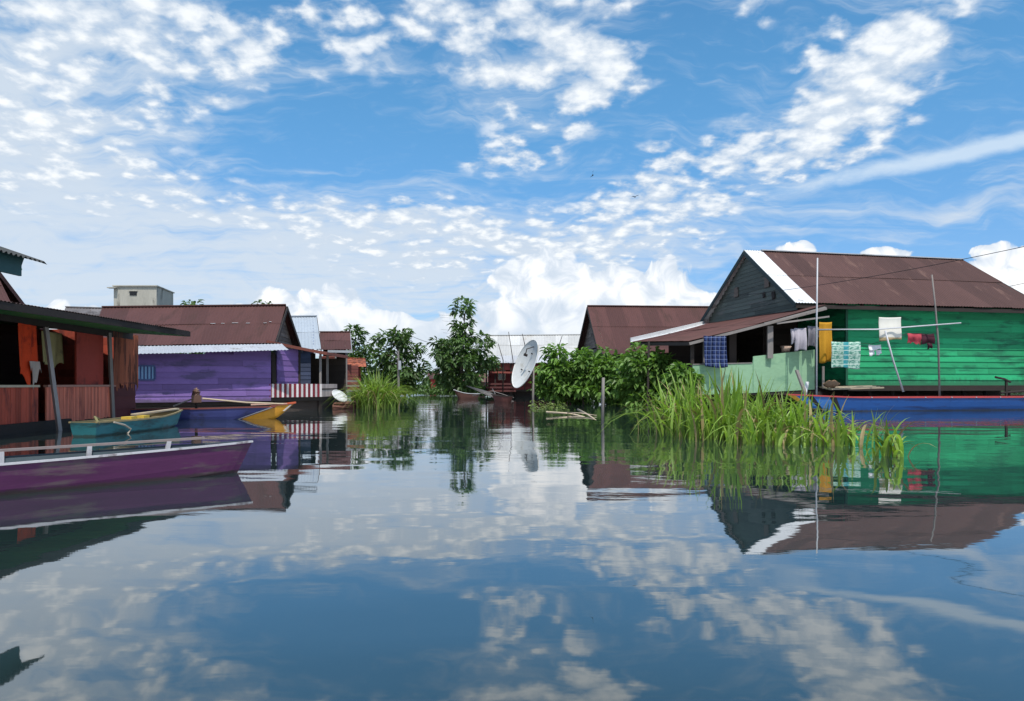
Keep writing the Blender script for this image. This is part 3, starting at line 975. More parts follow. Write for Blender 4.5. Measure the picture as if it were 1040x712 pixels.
# ------------------------------------------------------------------ purple house (left)
def purple_house():
    FL, FR = V((-12.9, 22.0, 0)), V((-8.06, 25.0, 0))
    d = (FR - FL).normalized(); out = V((d.y, -d.x, 0))
    root = thing('stilt_house', 'purple plank house with maroon roof and zinc strip along its eave', 'house', (-10.2, 26, 0))
    EL, ER = P(88, 351.5, 22.6), P(279, 348.5, 25.4)
    RL, RR = P(104, 312.5, 26.2), P(290.5, 310.3, 27.9)
    BL, BR = V((-14.6, 30.2, 2.15)), V((-8.75, 31.0, 2.35))
    r = MB()
    corrugated(r, EL, ER, RR, RL, period=.11, rows=4, sag=.03)
    corrugated(r, BR, BL, RL, RR, period=.11)
    r.build('roof', m_maroon, root)
    cp = MB()
    cp.beam(RL + Zv * .03, RR + Zv * .03, .25, .04, .35)
    cp.build('ridge_cap', m_maroon, root)
    s = MB()
    corrugated(s, P(86, 361, 21.6), P(293.5, 355.5, 24.75), ER + V((.25, 0, -.03)), EL + V((0, 0, -.03)), period=.11, lap_rows=1, rows=3, sag=.02)
    s.build('zinc_skirt', m_zinc, root)
    for a, b in ((ER, RR), (BR, RR)):
        bb = MB()
        bb.beam(a + V((.05, 0, -.1)), b + V((.05, 0, -.1)), .03, .16, .3)
        bb.build('barge_board', m_darkwood, root)
    for u_, v_, w_ in ((.60, .5, .16), (.66, .5, .1), (.72, .51, .2), (.80, .5, .12), (.90, .5, .1), (.93, .53, .08)):
        pt = MB()
        c_ = lerp(lerp(EL, ER, u_), lerp(RL, RR, u_), v_)
        nn = (ER - EL).cross(RL - EL).normalized()
        pt.beam(c_ + nn * .028, c_ + nn * .028 + (ER - EL).normalized() * w_, .05, .012, .6)
        pt.build('roof_patch', m_white, root)
    g = MB()
    siding(g, (-8.35, 25.6), (-9.0, 30.8), 2.1, [(0, 2.25), (.48, 3.75), (1, 2.25)], .15, (1, .1, 0), lap=.02)
    g.build('gable', m_greyboards, root)
    w = MB()
    siding(w, FL, FR, .33, [(0, 1.81), (1, 2.08)], .19, out, lap=.024, gap=.006)
    siding(w, FL - out * .16, FR - out * .16, .33, [(0, 1.90), (1, 2.15)], .3, out)
    w.build('wall', m_purple, root)
    # recessed purple wall by the porch, dark gap between
    cp = MB()
    cp.beam(P(279, 404, 25.15), P(277.5, 358, 25.15), .13, .1, .2, side=(1, .3, 0))
    cp.build('corner_post', m_darkwood, root)
    w2 = MB()
    siding(w2, (-7.98, 25.35), (-7.72, 26.3), .42, [(0, 2.15), (1, 2.1)], .19, (1, -.3, 0), lap=.02)
    siding(w2, P(281, 400, 25.4), P(303, 400, 26.3), .42, [(0, 2.15), (1, 2.1)], .19, (.3, -1, 0), lap=.02)
    w2.build('porch_wall', m_purple, root)
    dk = MB()
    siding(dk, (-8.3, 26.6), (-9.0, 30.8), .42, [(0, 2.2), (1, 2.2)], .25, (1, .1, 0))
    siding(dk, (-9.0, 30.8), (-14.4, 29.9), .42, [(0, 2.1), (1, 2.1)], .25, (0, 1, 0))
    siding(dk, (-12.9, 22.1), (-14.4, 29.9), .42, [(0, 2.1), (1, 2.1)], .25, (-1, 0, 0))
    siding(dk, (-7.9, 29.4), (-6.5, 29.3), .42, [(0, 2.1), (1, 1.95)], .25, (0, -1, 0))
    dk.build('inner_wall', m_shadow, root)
    # shuttered window at the left end
    q = lambda px: FL + d * ((P(px, 380, 23).x / P(px, 380, 23).y * FL.y - FL.x) / (d.x - P(px, 380, 23).x / P(px, 380, 23).y * d.y))
    window(root, q(139), q(157), 1.03, 1.46, out, mat('blue_grey_trim', srgb(70, 84, 128), .6, .15), mat('pale_blue_slat', srgb(120, 160, 196), .5, .15, tone=.3), bars=4)
    # porch: roof, posts, striped rail
    pr = MB()
    PA, PB, PC, PD = V((-8.3, 25.3, 2.38)), V((-8.75, 30.4, 2.4)), V((-6.45, 29.4, 2.0)), V((-6.55, 26.4, 2.02))
    corrugated(pr, PD, PC, PB, PA, period=.11, lap_rows=1, sag=.03)
    pr.build('porch_roof', m_maroon, root)
    e = MB()
    e.beam(PD - Zv * .05, PC - Zv * .05, .04, .1, .5)
    e.beam(PA - Zv * .05, PD - Zv * .05, .04, .1, .3)
    e.build('eave_board', mat('rust_brown_trim', srgb(118, 64, 52), .7, .2), root)
    for px, Y in ((325.5, 26.6), (332.5, 27.6), (304, 26.3)):
        ps = MB()
        ps.beam(P(px, 403, Y), P(px, 358, Y), .07, .07, .7, side=(1, 0, 0))
        ps.build('porch_post', m_greywood if px > 310 else m_darkwood, root)
    a, b = V((-8.1, 24.95, 0)), V((-6.70, 26.35, 0)); c = V((-6.6, 28.2, 0))
    rm, wm = mat('dark_red_slat', srgb(124, 34, 48), .6, .15), mat('dull_white_slat', srgb(206, 200, 198), .65, .12)
    rl = MB()
    n = 22
    for i in range(n):
        p = lerp(a, b, (i + .5) / n)
        rl.beam(p + Zv * .45, p + Zv * (.905 + random.uniform(-.008, .008)), .078, .025, random.random(), mi=i % 2, side=(b - a))
    rl.build('striped_rail', [rm, wm], root)
    ec = MB()
    for i in range(9):
        p = lerp(b, c, (i + .5) / 9)
        ec.beam(p + Zv * .45, p + Zv * .90, .2, .025, random.random(), side=(c - b))
    ec.build('end_rail', mat('stained_white_board', srgb(186, 170, 166), .7, .2, 2), root)
    hr = MB()
    hr.beam(a + Zv * .72 + V((-.03, .03, 0)), b + Zv * .72 + V((-.03, .03, 0)), .04, .05, .5)
    hr.beam(b + Zv * .72, c + Zv * .72, .04, .05, .5)
    hr.build('hand_rail', m_darkwood, root)
    floor_and_stilts(root, (FL + V((0, .1, 0)), FR + V((0, .1, 0)), V((-9.0, 30.6, 0)), V((-14.3, 29.7, 0))), .34, .14, 6, 3, .08)
    floor_and_stilts(root, (a + V((0, .05, 0)), b + V((-.03, .05, 0)), c + V((-.03, 0, 0)), V((-8.6, 29.2, 0))), .44, .12, 3, 2, .07)
    for i in range(4):
        lg = MB()
        lg.tube([lerp(FL, FR, -.02) - d * .1 + V((.1 * i, .25 * i + .1, .12 + .04 * (i % 2))), lerp(FL, FR, 1.02) + V((0, .3 * i + .1, .1 + .05 * (i % 2)))], .09, 7, random.random())
        lg.build('float_log', m_darkwood, root)
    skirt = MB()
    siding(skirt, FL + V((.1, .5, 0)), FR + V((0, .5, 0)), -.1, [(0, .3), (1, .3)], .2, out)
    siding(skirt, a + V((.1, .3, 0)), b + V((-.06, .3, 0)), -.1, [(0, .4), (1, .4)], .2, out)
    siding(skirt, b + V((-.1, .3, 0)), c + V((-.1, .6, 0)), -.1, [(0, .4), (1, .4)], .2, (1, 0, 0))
    skirt.build('underfloor_shade_panel', m_shadow, root)  # added dark skirt covers bright gaps; its colour stands for shade


purple_house()


# ------------------------------------------------------------------ red shack (far left)
def red_shack():
    root = thing('stilt_shack', 'open-fronted red plank shack under a dark overhanging iron roof', 'shack', (-10.5, 15, 0))
    f = lambda Y: V((-8.8 - (Y - 11) * .104, Y, 0))
    out = V((1, .104, 0))
    # roof: eave along x=-8, climbing away from the water
    e0, e1 = V((-8.0, 9.6, 2.2)), V((-7.88, 18.35, 2.19))
    h0, h1 = V((-12.2, 9.4, 2.50)), V((-12.4, 19.2, 2.48))
    r = MB()
    corrugated(r, e0, e1, h1, h0, period=.1, lap_rows=2, sag=.04, ragged=.02)
    k0, k1 = V((-15.5, 9.4, 2.1)), V((-15.8, 19.4, 2.1))
    corrugated(r, k1, k0, h0, h1, period=.1, lap_rows=1)
    r.build('roof', mat('dark_iron_roof', srgb(58, 44, 42), .85, .3, 2, .3), root)  # very dark brown iron sheets
    sf = MB()
    o = V((0, 0, -.11))
    n = 22
    for i in range(n):
        a, b = lerp(e0, e1, (i + .03) / n) + V((-.05, 0, 0)) + o, lerp(e0, e1, (i + .97) / n) + V((-.05, 0, 0)) + o
        c, d = lerp(h0, h1, (i + .97) / n) + o, lerp(h0, h1, (i + .03) / n) + o
        sf.hexa((a - V((0, 0, .02)), b - V((0, 0, .02)), c - V((0, 0, .02)), d - V((0, 0, .02)), a, b, c, d), random.random())
    sf.build('soffit', m_soffit, root)
    fb = MB()
    fb.beam(e0 - V((.02, 0, .07)), e1 - V((.02, 0, .07)), .03, .12, .2)
    fb.build('fascia_board', m_darkwood, root)
    hb = MB()
    hb.beam(f(9.8) + Zv * 2.12, f(18.9) + Zv * 2.12, .1, .2, .3)
    hb.build('header_beam', m_darkwood, root)
    # floor
    floor_and_stilts(root, (f(10), f(19), V((-13.4, 19.2, 0)), V((-13.2, 10, 0))), .16, .14, 6, 3, .08)
    bb = MB()
    bb.beam(f(9.9) + V((.05, 0, .07)), f(15.6) + V((.05, 0, .07)), .1, .22, .3)
    bb.build('skirt_beam', m_darkwood, root)
    # slatted railings
    for y0, y1, zb, m_, nm in ((10.2, 14.45, .17, m_red, 'railing'), (14.75, 17.9, .12, m_pinkred, 'railing')):
        rl = MB()
        n = int((y1 - y0) / .085)
        for i in range(n):
            p = f(lerp(y0, y1, (i + .5) / n))
            rl.beam(p + Zv * (zb + random.uniform(-.015, .015)), p + Zv * .84, .08, .02 + random.uniform(0, .012), random.random(), side=(f(y1) - f(y0)))
        ro = rl.build(nm, m_, root)
        tr = MB()
        tr.beam(f(y0) + Zv * .86, f(y1) + Zv * .86, .09, .045, .5)
        tr.build('top_rail', m_palewood if m_ is m_red else mat('reddish_rail', srgb(176, 128, 112), .7, .2), ro)
    # posts
    for (a, b, rr, mm) in (((-8.70, 14.45, -.3), (-9.2, 14.75, 2.1),   .050, mat('pale_grey_post', srgb(150, 144, 142), .8, .3, 3, .2, stretch=(1, 1, .3))), ((-9.44, 17.7, .1), (-9.42, 17.5, 2.1), .05, m_greywood), ((-8.93, 12.2, .1), (-8.93, 12.2, 2.1), .06, m_darkwood)):
        ps = MB()
        ps.beam(a, b, rr * 1.5, rr * 1.3, .6, side=(.4, .9, 0))
        ps.build('post', mm, root)
    # plain red board wall and rusted sheet wall
    wl = MB()
    wl.hexa([f(y) + V((x, 0, z)) for z in (.3, 2.08) for (y, x) in ((16.15, -.06), (17.45, -.06), (17.45, -.1), (16.15, -.1))], .5)
    wl.build('board_wall', mat('deep_red_paint', srgb(160, 58, 44), .75, .2, 1.5, .1, srgb(82, 32, 28), .08, 1.2), root)
    rs = MB()
    a, b = f(17.75) + V((.05, 0, 0)), f(19.3) + V((.02, 0, 0))
    rows = []
    for j in range(14):
        row = []
        for i in range(81):
            u = i / 80
            zb = .82 + .06 * math.sin(u * 31) + .05 * math.sin(u * 77 + 1) + (.05 if 0.3 < u < .5 else 0)
            row.append(lerp(a, b, u) + out * (.012 * math.sin(u * 1.55 / .1 * 2 * math.pi)) + Zv * lerp(zb, 2.15, j / 13))
        rows.append(row)
    rs.grid(rows, tones=lambda r_, c_: (int(c_ / 20) * .37) % 1)
    rs.build('rusted_sheet', m_rust, root)
    lb = MB()
    siding(lb, f(17.8), f(19.1), .0, [(0, .95), (1, .95)], .3, out)
    lb.build('low_wall', mat('dark_red_brown_board', srgb(84, 36, 36), .8, .3, 2), root)
    ew = MB()
    siding(ew, f(19.1), (-13.4, 19.2), .1, [(0, 2.12), (.3, 2.32), (.75, 2.42), (1, 2.4)], .2, (0, 1, 0))
    ew.build('end_wall', m_red, root)
    bw = MB()
    siding(bw, (-12.0, 9.8), (-12.3, 19.1), .16, [(0, 2.47), (1, 2.47)], .25, (1, 0, 0))
    siding(bw, (-15.4, 9.8), (-15.6, 19.2), .1, [(0, 2.0), (1, 2.0)], .3, (-1, 0, 0))
    siding(bw, (-8.8, 9.9), (-15.4, 9.8), .1, [(0, 2.05), (.5, 2.3), (1, 2.0)], .3, (0, -1, 0))
    bw.build('inner_wall', m_shadow, root)
    return f


fr = red_shack()


def hang3(name, label, cat, a, b, z0, z1, m, folds=3, depth=.04, hole=None):
    mb = MB()
    a, b = V(a), V(b)
    side = (b - a).normalized(); o = V((side.y, -side.x, 0))
    rows = []
    for j in range(21):
        v = j / 20
        row = []
        for i in range(25):
            u = i / 24
            zb = z0 + (.16 * math.sin(u * 7 + 1) + .06 * math.sin(u * 23)) * (1 if hole else .3)
            row.append(lerp(a, b, u) + Zv * lerp(z1, zb, v) + o * (depth * (.3 + .7 * v) * math.sin(u * folds * 6.28 + v * 1.3)))
        rows.append(row)
    mb.grid(rows)
    ob = mb.build(name, m, smooth=True)
    md = ob.modifiers.new('thickness', 'SOLIDIFY')
    md.thickness = .005
    return tag(ob, label, cat, 'cloths hung in the red shack')


c_or = mat('orange_red_cotton', srgb(212, 74, 42), .9, .3, 2, .1, srgb(120, 40, 36), .1, 2, spec=.1)
c_rd = mat('dark_red_cotton', srgb(120, 34, 34), .9, .25, 2, .1, spec=.1)
c_ol = mat('yellowish_cotton', srgb(158, 148, 106), .9, .25, 3, .1, srgb(96, 92, 84), .1, 2, spec=.1)
hang3('curtain', 'bright orange-red curtain hung left of the leaning grey post', 'curtain', P(19, 390, 13.6) * V((1, 1, 0)) if False else V((-9.05, 13.7, 0)), V((-9.22, 14.5, 0)), 1.05, 2.05, c_or, 2, hole=True)
hang3('hanging_rag', 'torn pale rag caught beside the leaning grey post', 'rag', V((-9.06, 14.05, 0)), V((-9.1, 14.42, 0)), 1.0, 1.33, mat('pale_rag', srgb(176, 160, 150), .9, .2, 3), 1, .03, hole=True)
hang3('hanging_garment', 'yellowish garment hung in the opening between leaning post and red boards', 'garment', V((-9.75, 15.5, 0)), V((-9.8, 16.3, 0)), 1.3, 2.0, c_ol, 2)


# ------------------------------------------------------------------ near house whose eave enters top left, and other roofs
def near_house():
    root = thing('stilt_house', 'house at left whose ragged corrugated eave has a teal underside', 'house', (-8.5, 5.5, 0))
    e0, e1 = V((-5.75, 1.0, 2.42)), V((-5.7, 9.12, 2.38))
    h0, h1 = V((-9.0, 1.0, 3.7)), V((-9.0, 9.3, 3.55))
    r = MB()
    corrugated(r, e0, e1, h1, h0, period=.085, amp=.016, lap_rows=1, ragged=.03)
    corrugated(r, V((-12.4, 9.3, 2.4)), V((-12.4, 1.0, 2.4)), h0, h1, period=.1, lap_rows=1)
    r.build('roof', mat('dull_dark_iron', srgb(62, 66, 68), .7, .3, 2, .2), root)
    f = MB()
    f.beam(e0 + V((-.16, 0, -.07)), e1 + V((-.16, -.2, -.07)), .03, .25, .5)
    f.beam(e1 + V((-.16, -.18, -.04)), h1 + V((0, -.3, -.08)), .03, .2, .5)
    f.build('fascia_board', m_teal, root)
    s = MB()
    for i in range(20):
        a, b = lerp(e0, e1, (i + .02) / 20) + V((-.2, -.1, -.09)), lerp(e0, e1, (i + .98) / 20) + V((-.2, -.1, -.09))
        c, d = lerp(h0, h1, (i + .98) / 20) + V((0, -.1, -.11)), lerp(h0, h1, (i + .02) / 20) + V((0, -.1, -.11))
        s.hexa((a - Zv * .02, b - Zv * .02, c - Zv * .02, d - Zv * .02, a, b, c, d), random.random())
    s.build('soffit', mat('green_soffit_boards', srgb(92, 205, 104), .7, .2, 1.5, .2), root)
    w = MB()
    siding(w, (-6.75, 1.4), (-6.75, 8.6), .4, [(0, 2.6), (1, 2.6)], .2, (1, 0, 0))
    siding(w, (-6.75, 8.6), (-11.6, 8.6), .4, [(0, 2.6), (.47, 3.4), (1, 2.4)], .2, (0, 1, 0))
    siding(w, (-6.75, 1.4), (-11.6, 1.4), .4, [(0, 2.6), (.47, 3.4), (1, 2.4)], .2, (0, -1, 0))
    w.build('wall', mat('green_wall_boards', srgb(70, 128, 96), .7, .2, 1.5, .2), root)
    floor_and_stilts(root, ((-6.6, 1.3), (-6.6, 8.7), (-11.6, 8.7), (-11.6, 1.3)), .4, .12, 4, 2, .09)


near_house()

gable_house('stilt_house', 'maroon roofed house whose sloping roof end shows just above the dark shack roof', V((-24, 22.6, 2.6)), P(20, 327, 22.4), V((-24, 26.4, 4.95)), P(-14, 258, 26.2), V((-24, 30, 2.6)), V((-18.4, 30, 2.6)), .5, m_maroon, m_greyboards, m_greyboards, period=.14, gable_r=False, fascia=m_maroon)
gable_house('stilt_house', 'low house with dirty grey sheet roof beside the concrete tower', P(62, 330, 30), P(124, 331, 30.5), P(67, 312.5, 32.5), P(117, 314, 33), V((-19.2, 35.5, 3.2)), V((-17, 36, 3.2)), .5, mat('dirty_grey_sheet', srgb(112, 108, 108), .7, .35, 1.2, .3, srgb(70, 64, 62), .15, 1.5), m_greyboards, m_greyboards, period=.14)
gable_house('stilt_house', 'house with pale silver-blue roof squeezed behind the purple house', P(270, 356, 33.6), P(326, 354.5, 33.6), P(278, 322, 36.6), P(321.5, 321.5, 36.6), P(275, 345, 39.5), P(324, 345, 39.5), .5, mat('silver_blue_sheet', srgb(158, 167, 176), .5, .12, 1, .1, spec=.5), mat('dark_blue_boards', srgb(58, 66, 88), .8, .25), mat('blue_white_gable', srgb(120, 136, 168), .7, .5, 3, .5), period=.16)


def block_tower():
    root = thing('concrete_block_tower', 'bare concrete block tower with flat top and one small dark opening', 'tower', (-14.6, 41, 0))
    w = MB()
    A, B, C, D = P(115.5, 390, 40) * 1, P(159, 390, 40) * 1, P(176, 390, 43), P(134, 390, 43.4)
    pts = [V((p.x, p.y, 0)) for p in (A, B, C, D)]
    z = CH + (390 - 291) / F * 40
    w.hexa([p - Zv * .5 for p in pts] + [p + Zv * z for p in pts], .5)
    w.build('wall', m_concrete, root)
    c = sum(pts, V()) / 4
    s = MB()
    sp = [c + (p - c) * 1.05 for p in pts]
    s.hexa([p + Zv * (z + .003) for p in sp] + [p + Zv * (z + .06) for p in sp], .5)
    s.build('roof_slab', m_concrete, root)
    a, b = P(132, 298, 40), P(139, 298, 40)
    o = MB()
    o.beam(V((a.x, 39.985, a.z)), V((b.x, 39.985, b.z)), .03, .2, .3)
    fo = o.build('window', m_black, root)
    fr_ = MB()
    for dz in (.14,):
        fr_.beam(V((a.x - .05, 39.975, a.z + dz)), V((b.x + .05, 39.975, b.z + dz)), .05, .05, .3)
    fr_.build('frame', m_concrete, fo)
    l = MB()
    l.beam(P(110, 292.3, 39.9), P(119, 292.3, 39.9), .3, .05, .3)
    l.build('ledge', m_concrete, root)


block_tower()


def brown_porch_house():
    root = gable_house('stilt_house', 'small maroon roofed house with dark porch left of the sparse slanting tree', P(322, 355, 39.5), P(357, 355, 39.5), P(325, 337.5, 42), P(355.5, 337.5, 42), P(323, 350, 45), P(357, 350, 45), .45, m_maroon, mat('dark_brown_boards', srgb(62, 44, 40), .8, .3, 2, .3), m_greyboards, period=.16, wall_front=False, fascia=m_zinc)
    e = MB()
    e.beam(P(333, 356.8, 38.8), P(358, 357.2, 38.8), .06, .12, .6)
    e.build('eave_board', m_zinc, root)
    for px in (333, 341, 352):
        q = MB()
        q.beam(P(px, 401, 38.9), P(px, 357, 38.9), .07, .07, .6, side=(1, 0, 0))
        q.build('porch_post', m_greywood, root)
    b = MB()
    siding(b, P(324, 0, 39.2), P(341, 0, 39.2), 1.9, [(0, 2.35), (1, 2.35)], .2, (0, -1, 0))
    siding(b, P(352, 0, 40), P(364, 0, 40.4), .5, [(0, 1.9), (1, 1.9)], .2, (0, -1, 0))
    b.build('porch_wall', mat('brown_red_boards', srgb(120, 66, 58), .8, .25, 2, .2), root)
    rl = MB()
    for z in (.55, .8, 1.05):
        rl.beam(P(342, 390, 38.6) * V((1, 1, 0)) + Zv * z if False else V((P(342, 390, 38.6).x, 38.6, z)), V((P(366, 390, 38.8).x, 38.8, z)), .04, .09, .5)
    rl.build('railing', m_greywood, root)
    return root


brown_porch_house()
gable_house('stilt_house', 'tiny rust red house with low brown roof half hidden behind the fountain of grass', P(352, 372, 45), P(372, 372.5, 45), P(352, 364, 47), P(371, 364.5, 47), P(352, 370, 49), P(371, 370, 49), .5, m_rust, mat('rust_red_boards', srgb(126, 54, 48), .8, .25, 2, .2), m_greyboards, period=.2)


def white_roof_house():
    m_w = mat('pale_translucent_sheet', srgb(188, 188, 186), .6, .16, .8, .15, srgb(170, 166, 158), .06, .8)
    root = gable_house('stilt_house', 'long house with bright white sheet roof and dark red boards behind the dish', P(491, 361, 52.5), P(600, 362, 52.5), P(493, 341, 55.5), P(600, 340, 55.5), V((-2.1, 59, 2.6)), V((6, 59, 2.6)), .5, m_w, mat('dark_red_boards', srgb(104, 42, 44), .8, .3, 2, .3), m_greyboards, period=.2)
    s = MB()
    corrugated(s, P(491, 368.5, 50.5), P(595, 369, 50.5), P(600, 361.5, 52.4), P(491, 361, 52.4), period=.2, lap_rows=1)
    s.build('lower_roof', mat('grey_white_sheet', srgb(176, 178, 182), .6, .12, 1, .15), root)
    b = MB()
    b.beam(P(494, 372, 50.8), P(520, 372, 50.8), .05, .5, .5)
    b.beam(P(498, 378, 50.6), P(523, 378.5, 50.6), .3, .12, .7)
    b.build('porch_board', mat('brick_red_trim', srgb(140, 74, 66), .75, .2), root)
    for px in (494, 503, 511, 519):
        q = MB()
        q.beam(P(px, 401, 50.7), P(px, 369, 50.7), .1, .1, .4, side=(1, 0, 0))
        q.build('porch_post', m_darkwood, root)
    rl = MB()
    for y in (390, 393.5, 397):
        rl.beam(P(494, y, 50.5), P(524, y, 50.5), .05, .12, .5)
    rl.build('railing', mat('dark_red_rail', srgb(92, 52, 50), .8, .2), root)
    window(root, (P(506, 0, 52.1).x, 52.2), (P(513, 0, 52.1).x, 52.2), 1.2, 1.9, (0, -1, 0), m_palewood, m_glass, bars=1)


white_roof_house()
for i, (a, b, lab) in enumerate(((P(521, 366, 50), P(516.5, 337, 50), 'tall thin rod leaning at the white roof nearest the dish'),
                                 (P(533, 350, 50.5), P(530.5, 339, 50.5), 'thin rod standing above the dish rim before the white roof'),
                                 (P(511, 366, 50.3), P(506, 349, 50.3), 'short thin rod left of the tall leaning rod on the white roof'),
                                 (P(568, 350, 50.5), P(571, 341, 50.5), 'thin bent rod at the right end of the white roof'))):
    pole('roof_rod', lab, 'rod', [V((a.x, a.y, .4)), a, b], .035, m_darkwood, .02, 'rods standing before the white roof')
gable_house('far_hut', 'little far red hut seen through the gap between the centre trees', P(434, 385, 88), P(446, 385, 88), P(434.5, 379, 91), P(446, 379, 91), P(434, 383, 94), P(446, 383, 94), .4, m_maroon, mat('hut_red_boards', srgb(150, 50, 48), .8, .2, 2, .2), m_greyboards, period=.3, stilts=True, bh=.3, cat='hut')
gable_house('far_hut', 'far pale blue-white hut at the end of the channel', P(404, 393, 92), P(431, 393, 92), P(405, 387.5, 94), P(430, 387.5, 94), P(404, 391, 98), P(431, 391, 98), .1, mat('pale_blue_sheet', srgb(176, 192, 206), .6, .1), mat('pale_blue_boards', srgb(164, 178, 190), .7, .15, 2, .2), m_greyboards, period=.3, bh=.2, cat='hut', inset=.2)
gable_house('far_hut', 'far grey hut under the low branches right of the tall centre tree', P(468, 388, 75), P(496, 388, 75), P(469, 379, 78), P(495, 379, 78), P(468, 386, 82), P(496, 386, 82), .4, mat('dull_rust_sheet', srgb(104, 76, 68), .7, .3), mat('grey_brown_boards', srgb(92, 70, 64), .8, .3, 2, .3), m_greyboards, period=.3, bh=.25, cat='hut')


# ------------------------------------------------------------------ satellite dish
def dish(name, label, c, n, R, pole_xy, m, depth=.22, ptop=None):
    n = V(n).normalized()
    a = n.cross(Zv).normalized(); b = n.cross(a).normalized()
    root = thing(name, label, 'satellite dish', (pole_xy[0], pole_xy[1], 0))
    bowl = MB()
    for off, flip in ((0, False), (-.025, True)):
        rows = []
        for j in range(13):
            rr = j / 12
            rows.append([V(c) + (a * math.cos(k / 48 * 2 * math.pi) + b * math.sin(k / 48 * 2 * math.pi)) * rr * R * (1 + off * .1) + n * (depth * R * (rr * rr - 1) + off) for k in range(49)])
        bowl.grid(rows[::-1] if flip else rows, tones=lambda r_, c_: .5 + .12 * ((c_ // 8) % 2 - .5))
    bowl.build('bowl', m, root, smooth=True)
    rim = MB()
    rim.tube([V(c) + (a * math.cos(k / 48 * 2 * math.pi) + b * math.sin(k / 48 * 2 * math.pi)) * R for k in range(49)], .018, 6, .7)
    rim.build('rim', m, root, smooth=True)
    return root, V(c), n, a, b


m_dish = mat('grey_white_dish', srgb(206, 207, 204), .55, .08, 1.2, .12, srgb(170, 164, 150), .05, 1.6, (1, 1, .5), spec=.4)
dc = P(533, 369.5, 31)
dr, c, n, a, b = dish('satellite_dish', 'big grey-white satellite dish tilted on a pole in the water', dc, (-.87, -.36, .35), 1.06, (.86, 31.3), m_dish)
px = V((.88, 31.35, 0))
q = MB(); q.tube([px - Zv * .6, px + Zv * 1.55], .06, 10, .5); q.build('pole', m_greywood, dr, smooth=True)
q = MB(); q.tube([px + Zv * 1.5, c - n * .28], .05, 8, .3); q.tube([px + Zv * .9, c - n * .2 - Zv * .3], .025, 6, .3); q.build('mount_arm', m_darkwood, dr)
q = MB()
s0 = c + (a * .0 - b * .0) * 1.0
rim_up = max(((a * math.cos(k / 48 * 6.283) + b * math.sin(k / 48 * 6.283)) for k in range(48)), key=lambda v: v.z + v.x * .5)
e1_, e2_ = c + rim_up * .8 - n * .1, c + rim_up * .35 + n * .02
q.tube([e1_, c + rim_up * .6 + n * .16, e2_ + n * .1], .022, 6, .3)
q.tube([e2_ + n * .16, e2_ + n * .02], .06, 8, .2)
q.build('feed_horn', m_darkwood, dr)
for k in range(3):
    v = c + (a * math.cos(k * 2.1 + .4) + b * math.sin(k * 2.1 + .4)) * .5 - n * .14
    q = MB(); q.tube([v - n * .02, v + n * .04], .03, 6, .2); q.build('bolt', m_black, dr)
wd, c, n, a, b = dish('satellite_dish', 'small white dish lying tilted on the brown raft beside the striped porch', P(345, 402, 27.6), (.57, -.40, .72), .30, (P(345, 405, 27.6).x, 27.6), m_white, .12)
q = MB(); q.tube([c - n * .05, V((c.x - .1, c.y + .12, .2))], .03, 6, .4); q.build('foot', m_darkwood, wd)
rf = MB()
for i in range(6):
    y = 27.2 + i * .3
    rf.tube([(-6.5, y, .06), (P(364, 0, 28).x + random.uniform(-.1, .1), y, .06)], .12, 8, random.random())
for i in range(6):
    x = lerp(-6.45, P(363, 0, 28).x, (i + .5) / 6)
    rf.box((x, 27.95, .2), (.13, 1.7, .05))
tag(rf.build('log_raft', mat('reddish_brown_logs', srgb(116, 76, 66), .8, .25, 2, .3)), 'low reddish brown log raft floating left of the grass clump', 'raft')

# ------------------------------------------------------------------ boats
def loft(mb, rows, tones=None, mi_fn=None):
    b = len(mb.v)
    R, C = len(rows), len(rows[0])
    for r in rows: mb.v.extend(r)
    for r in range(R - 1):
        for c in range(C - 1):
            mb.f.append((b + r * C + c, b + r * C + c + 1, b + (r + 1) * C + c + 1, b + (r + 1) * C + c))
            mb.t.append(.5)
            mb.mi.append(mi_fn(r) if mi_fn else 0)


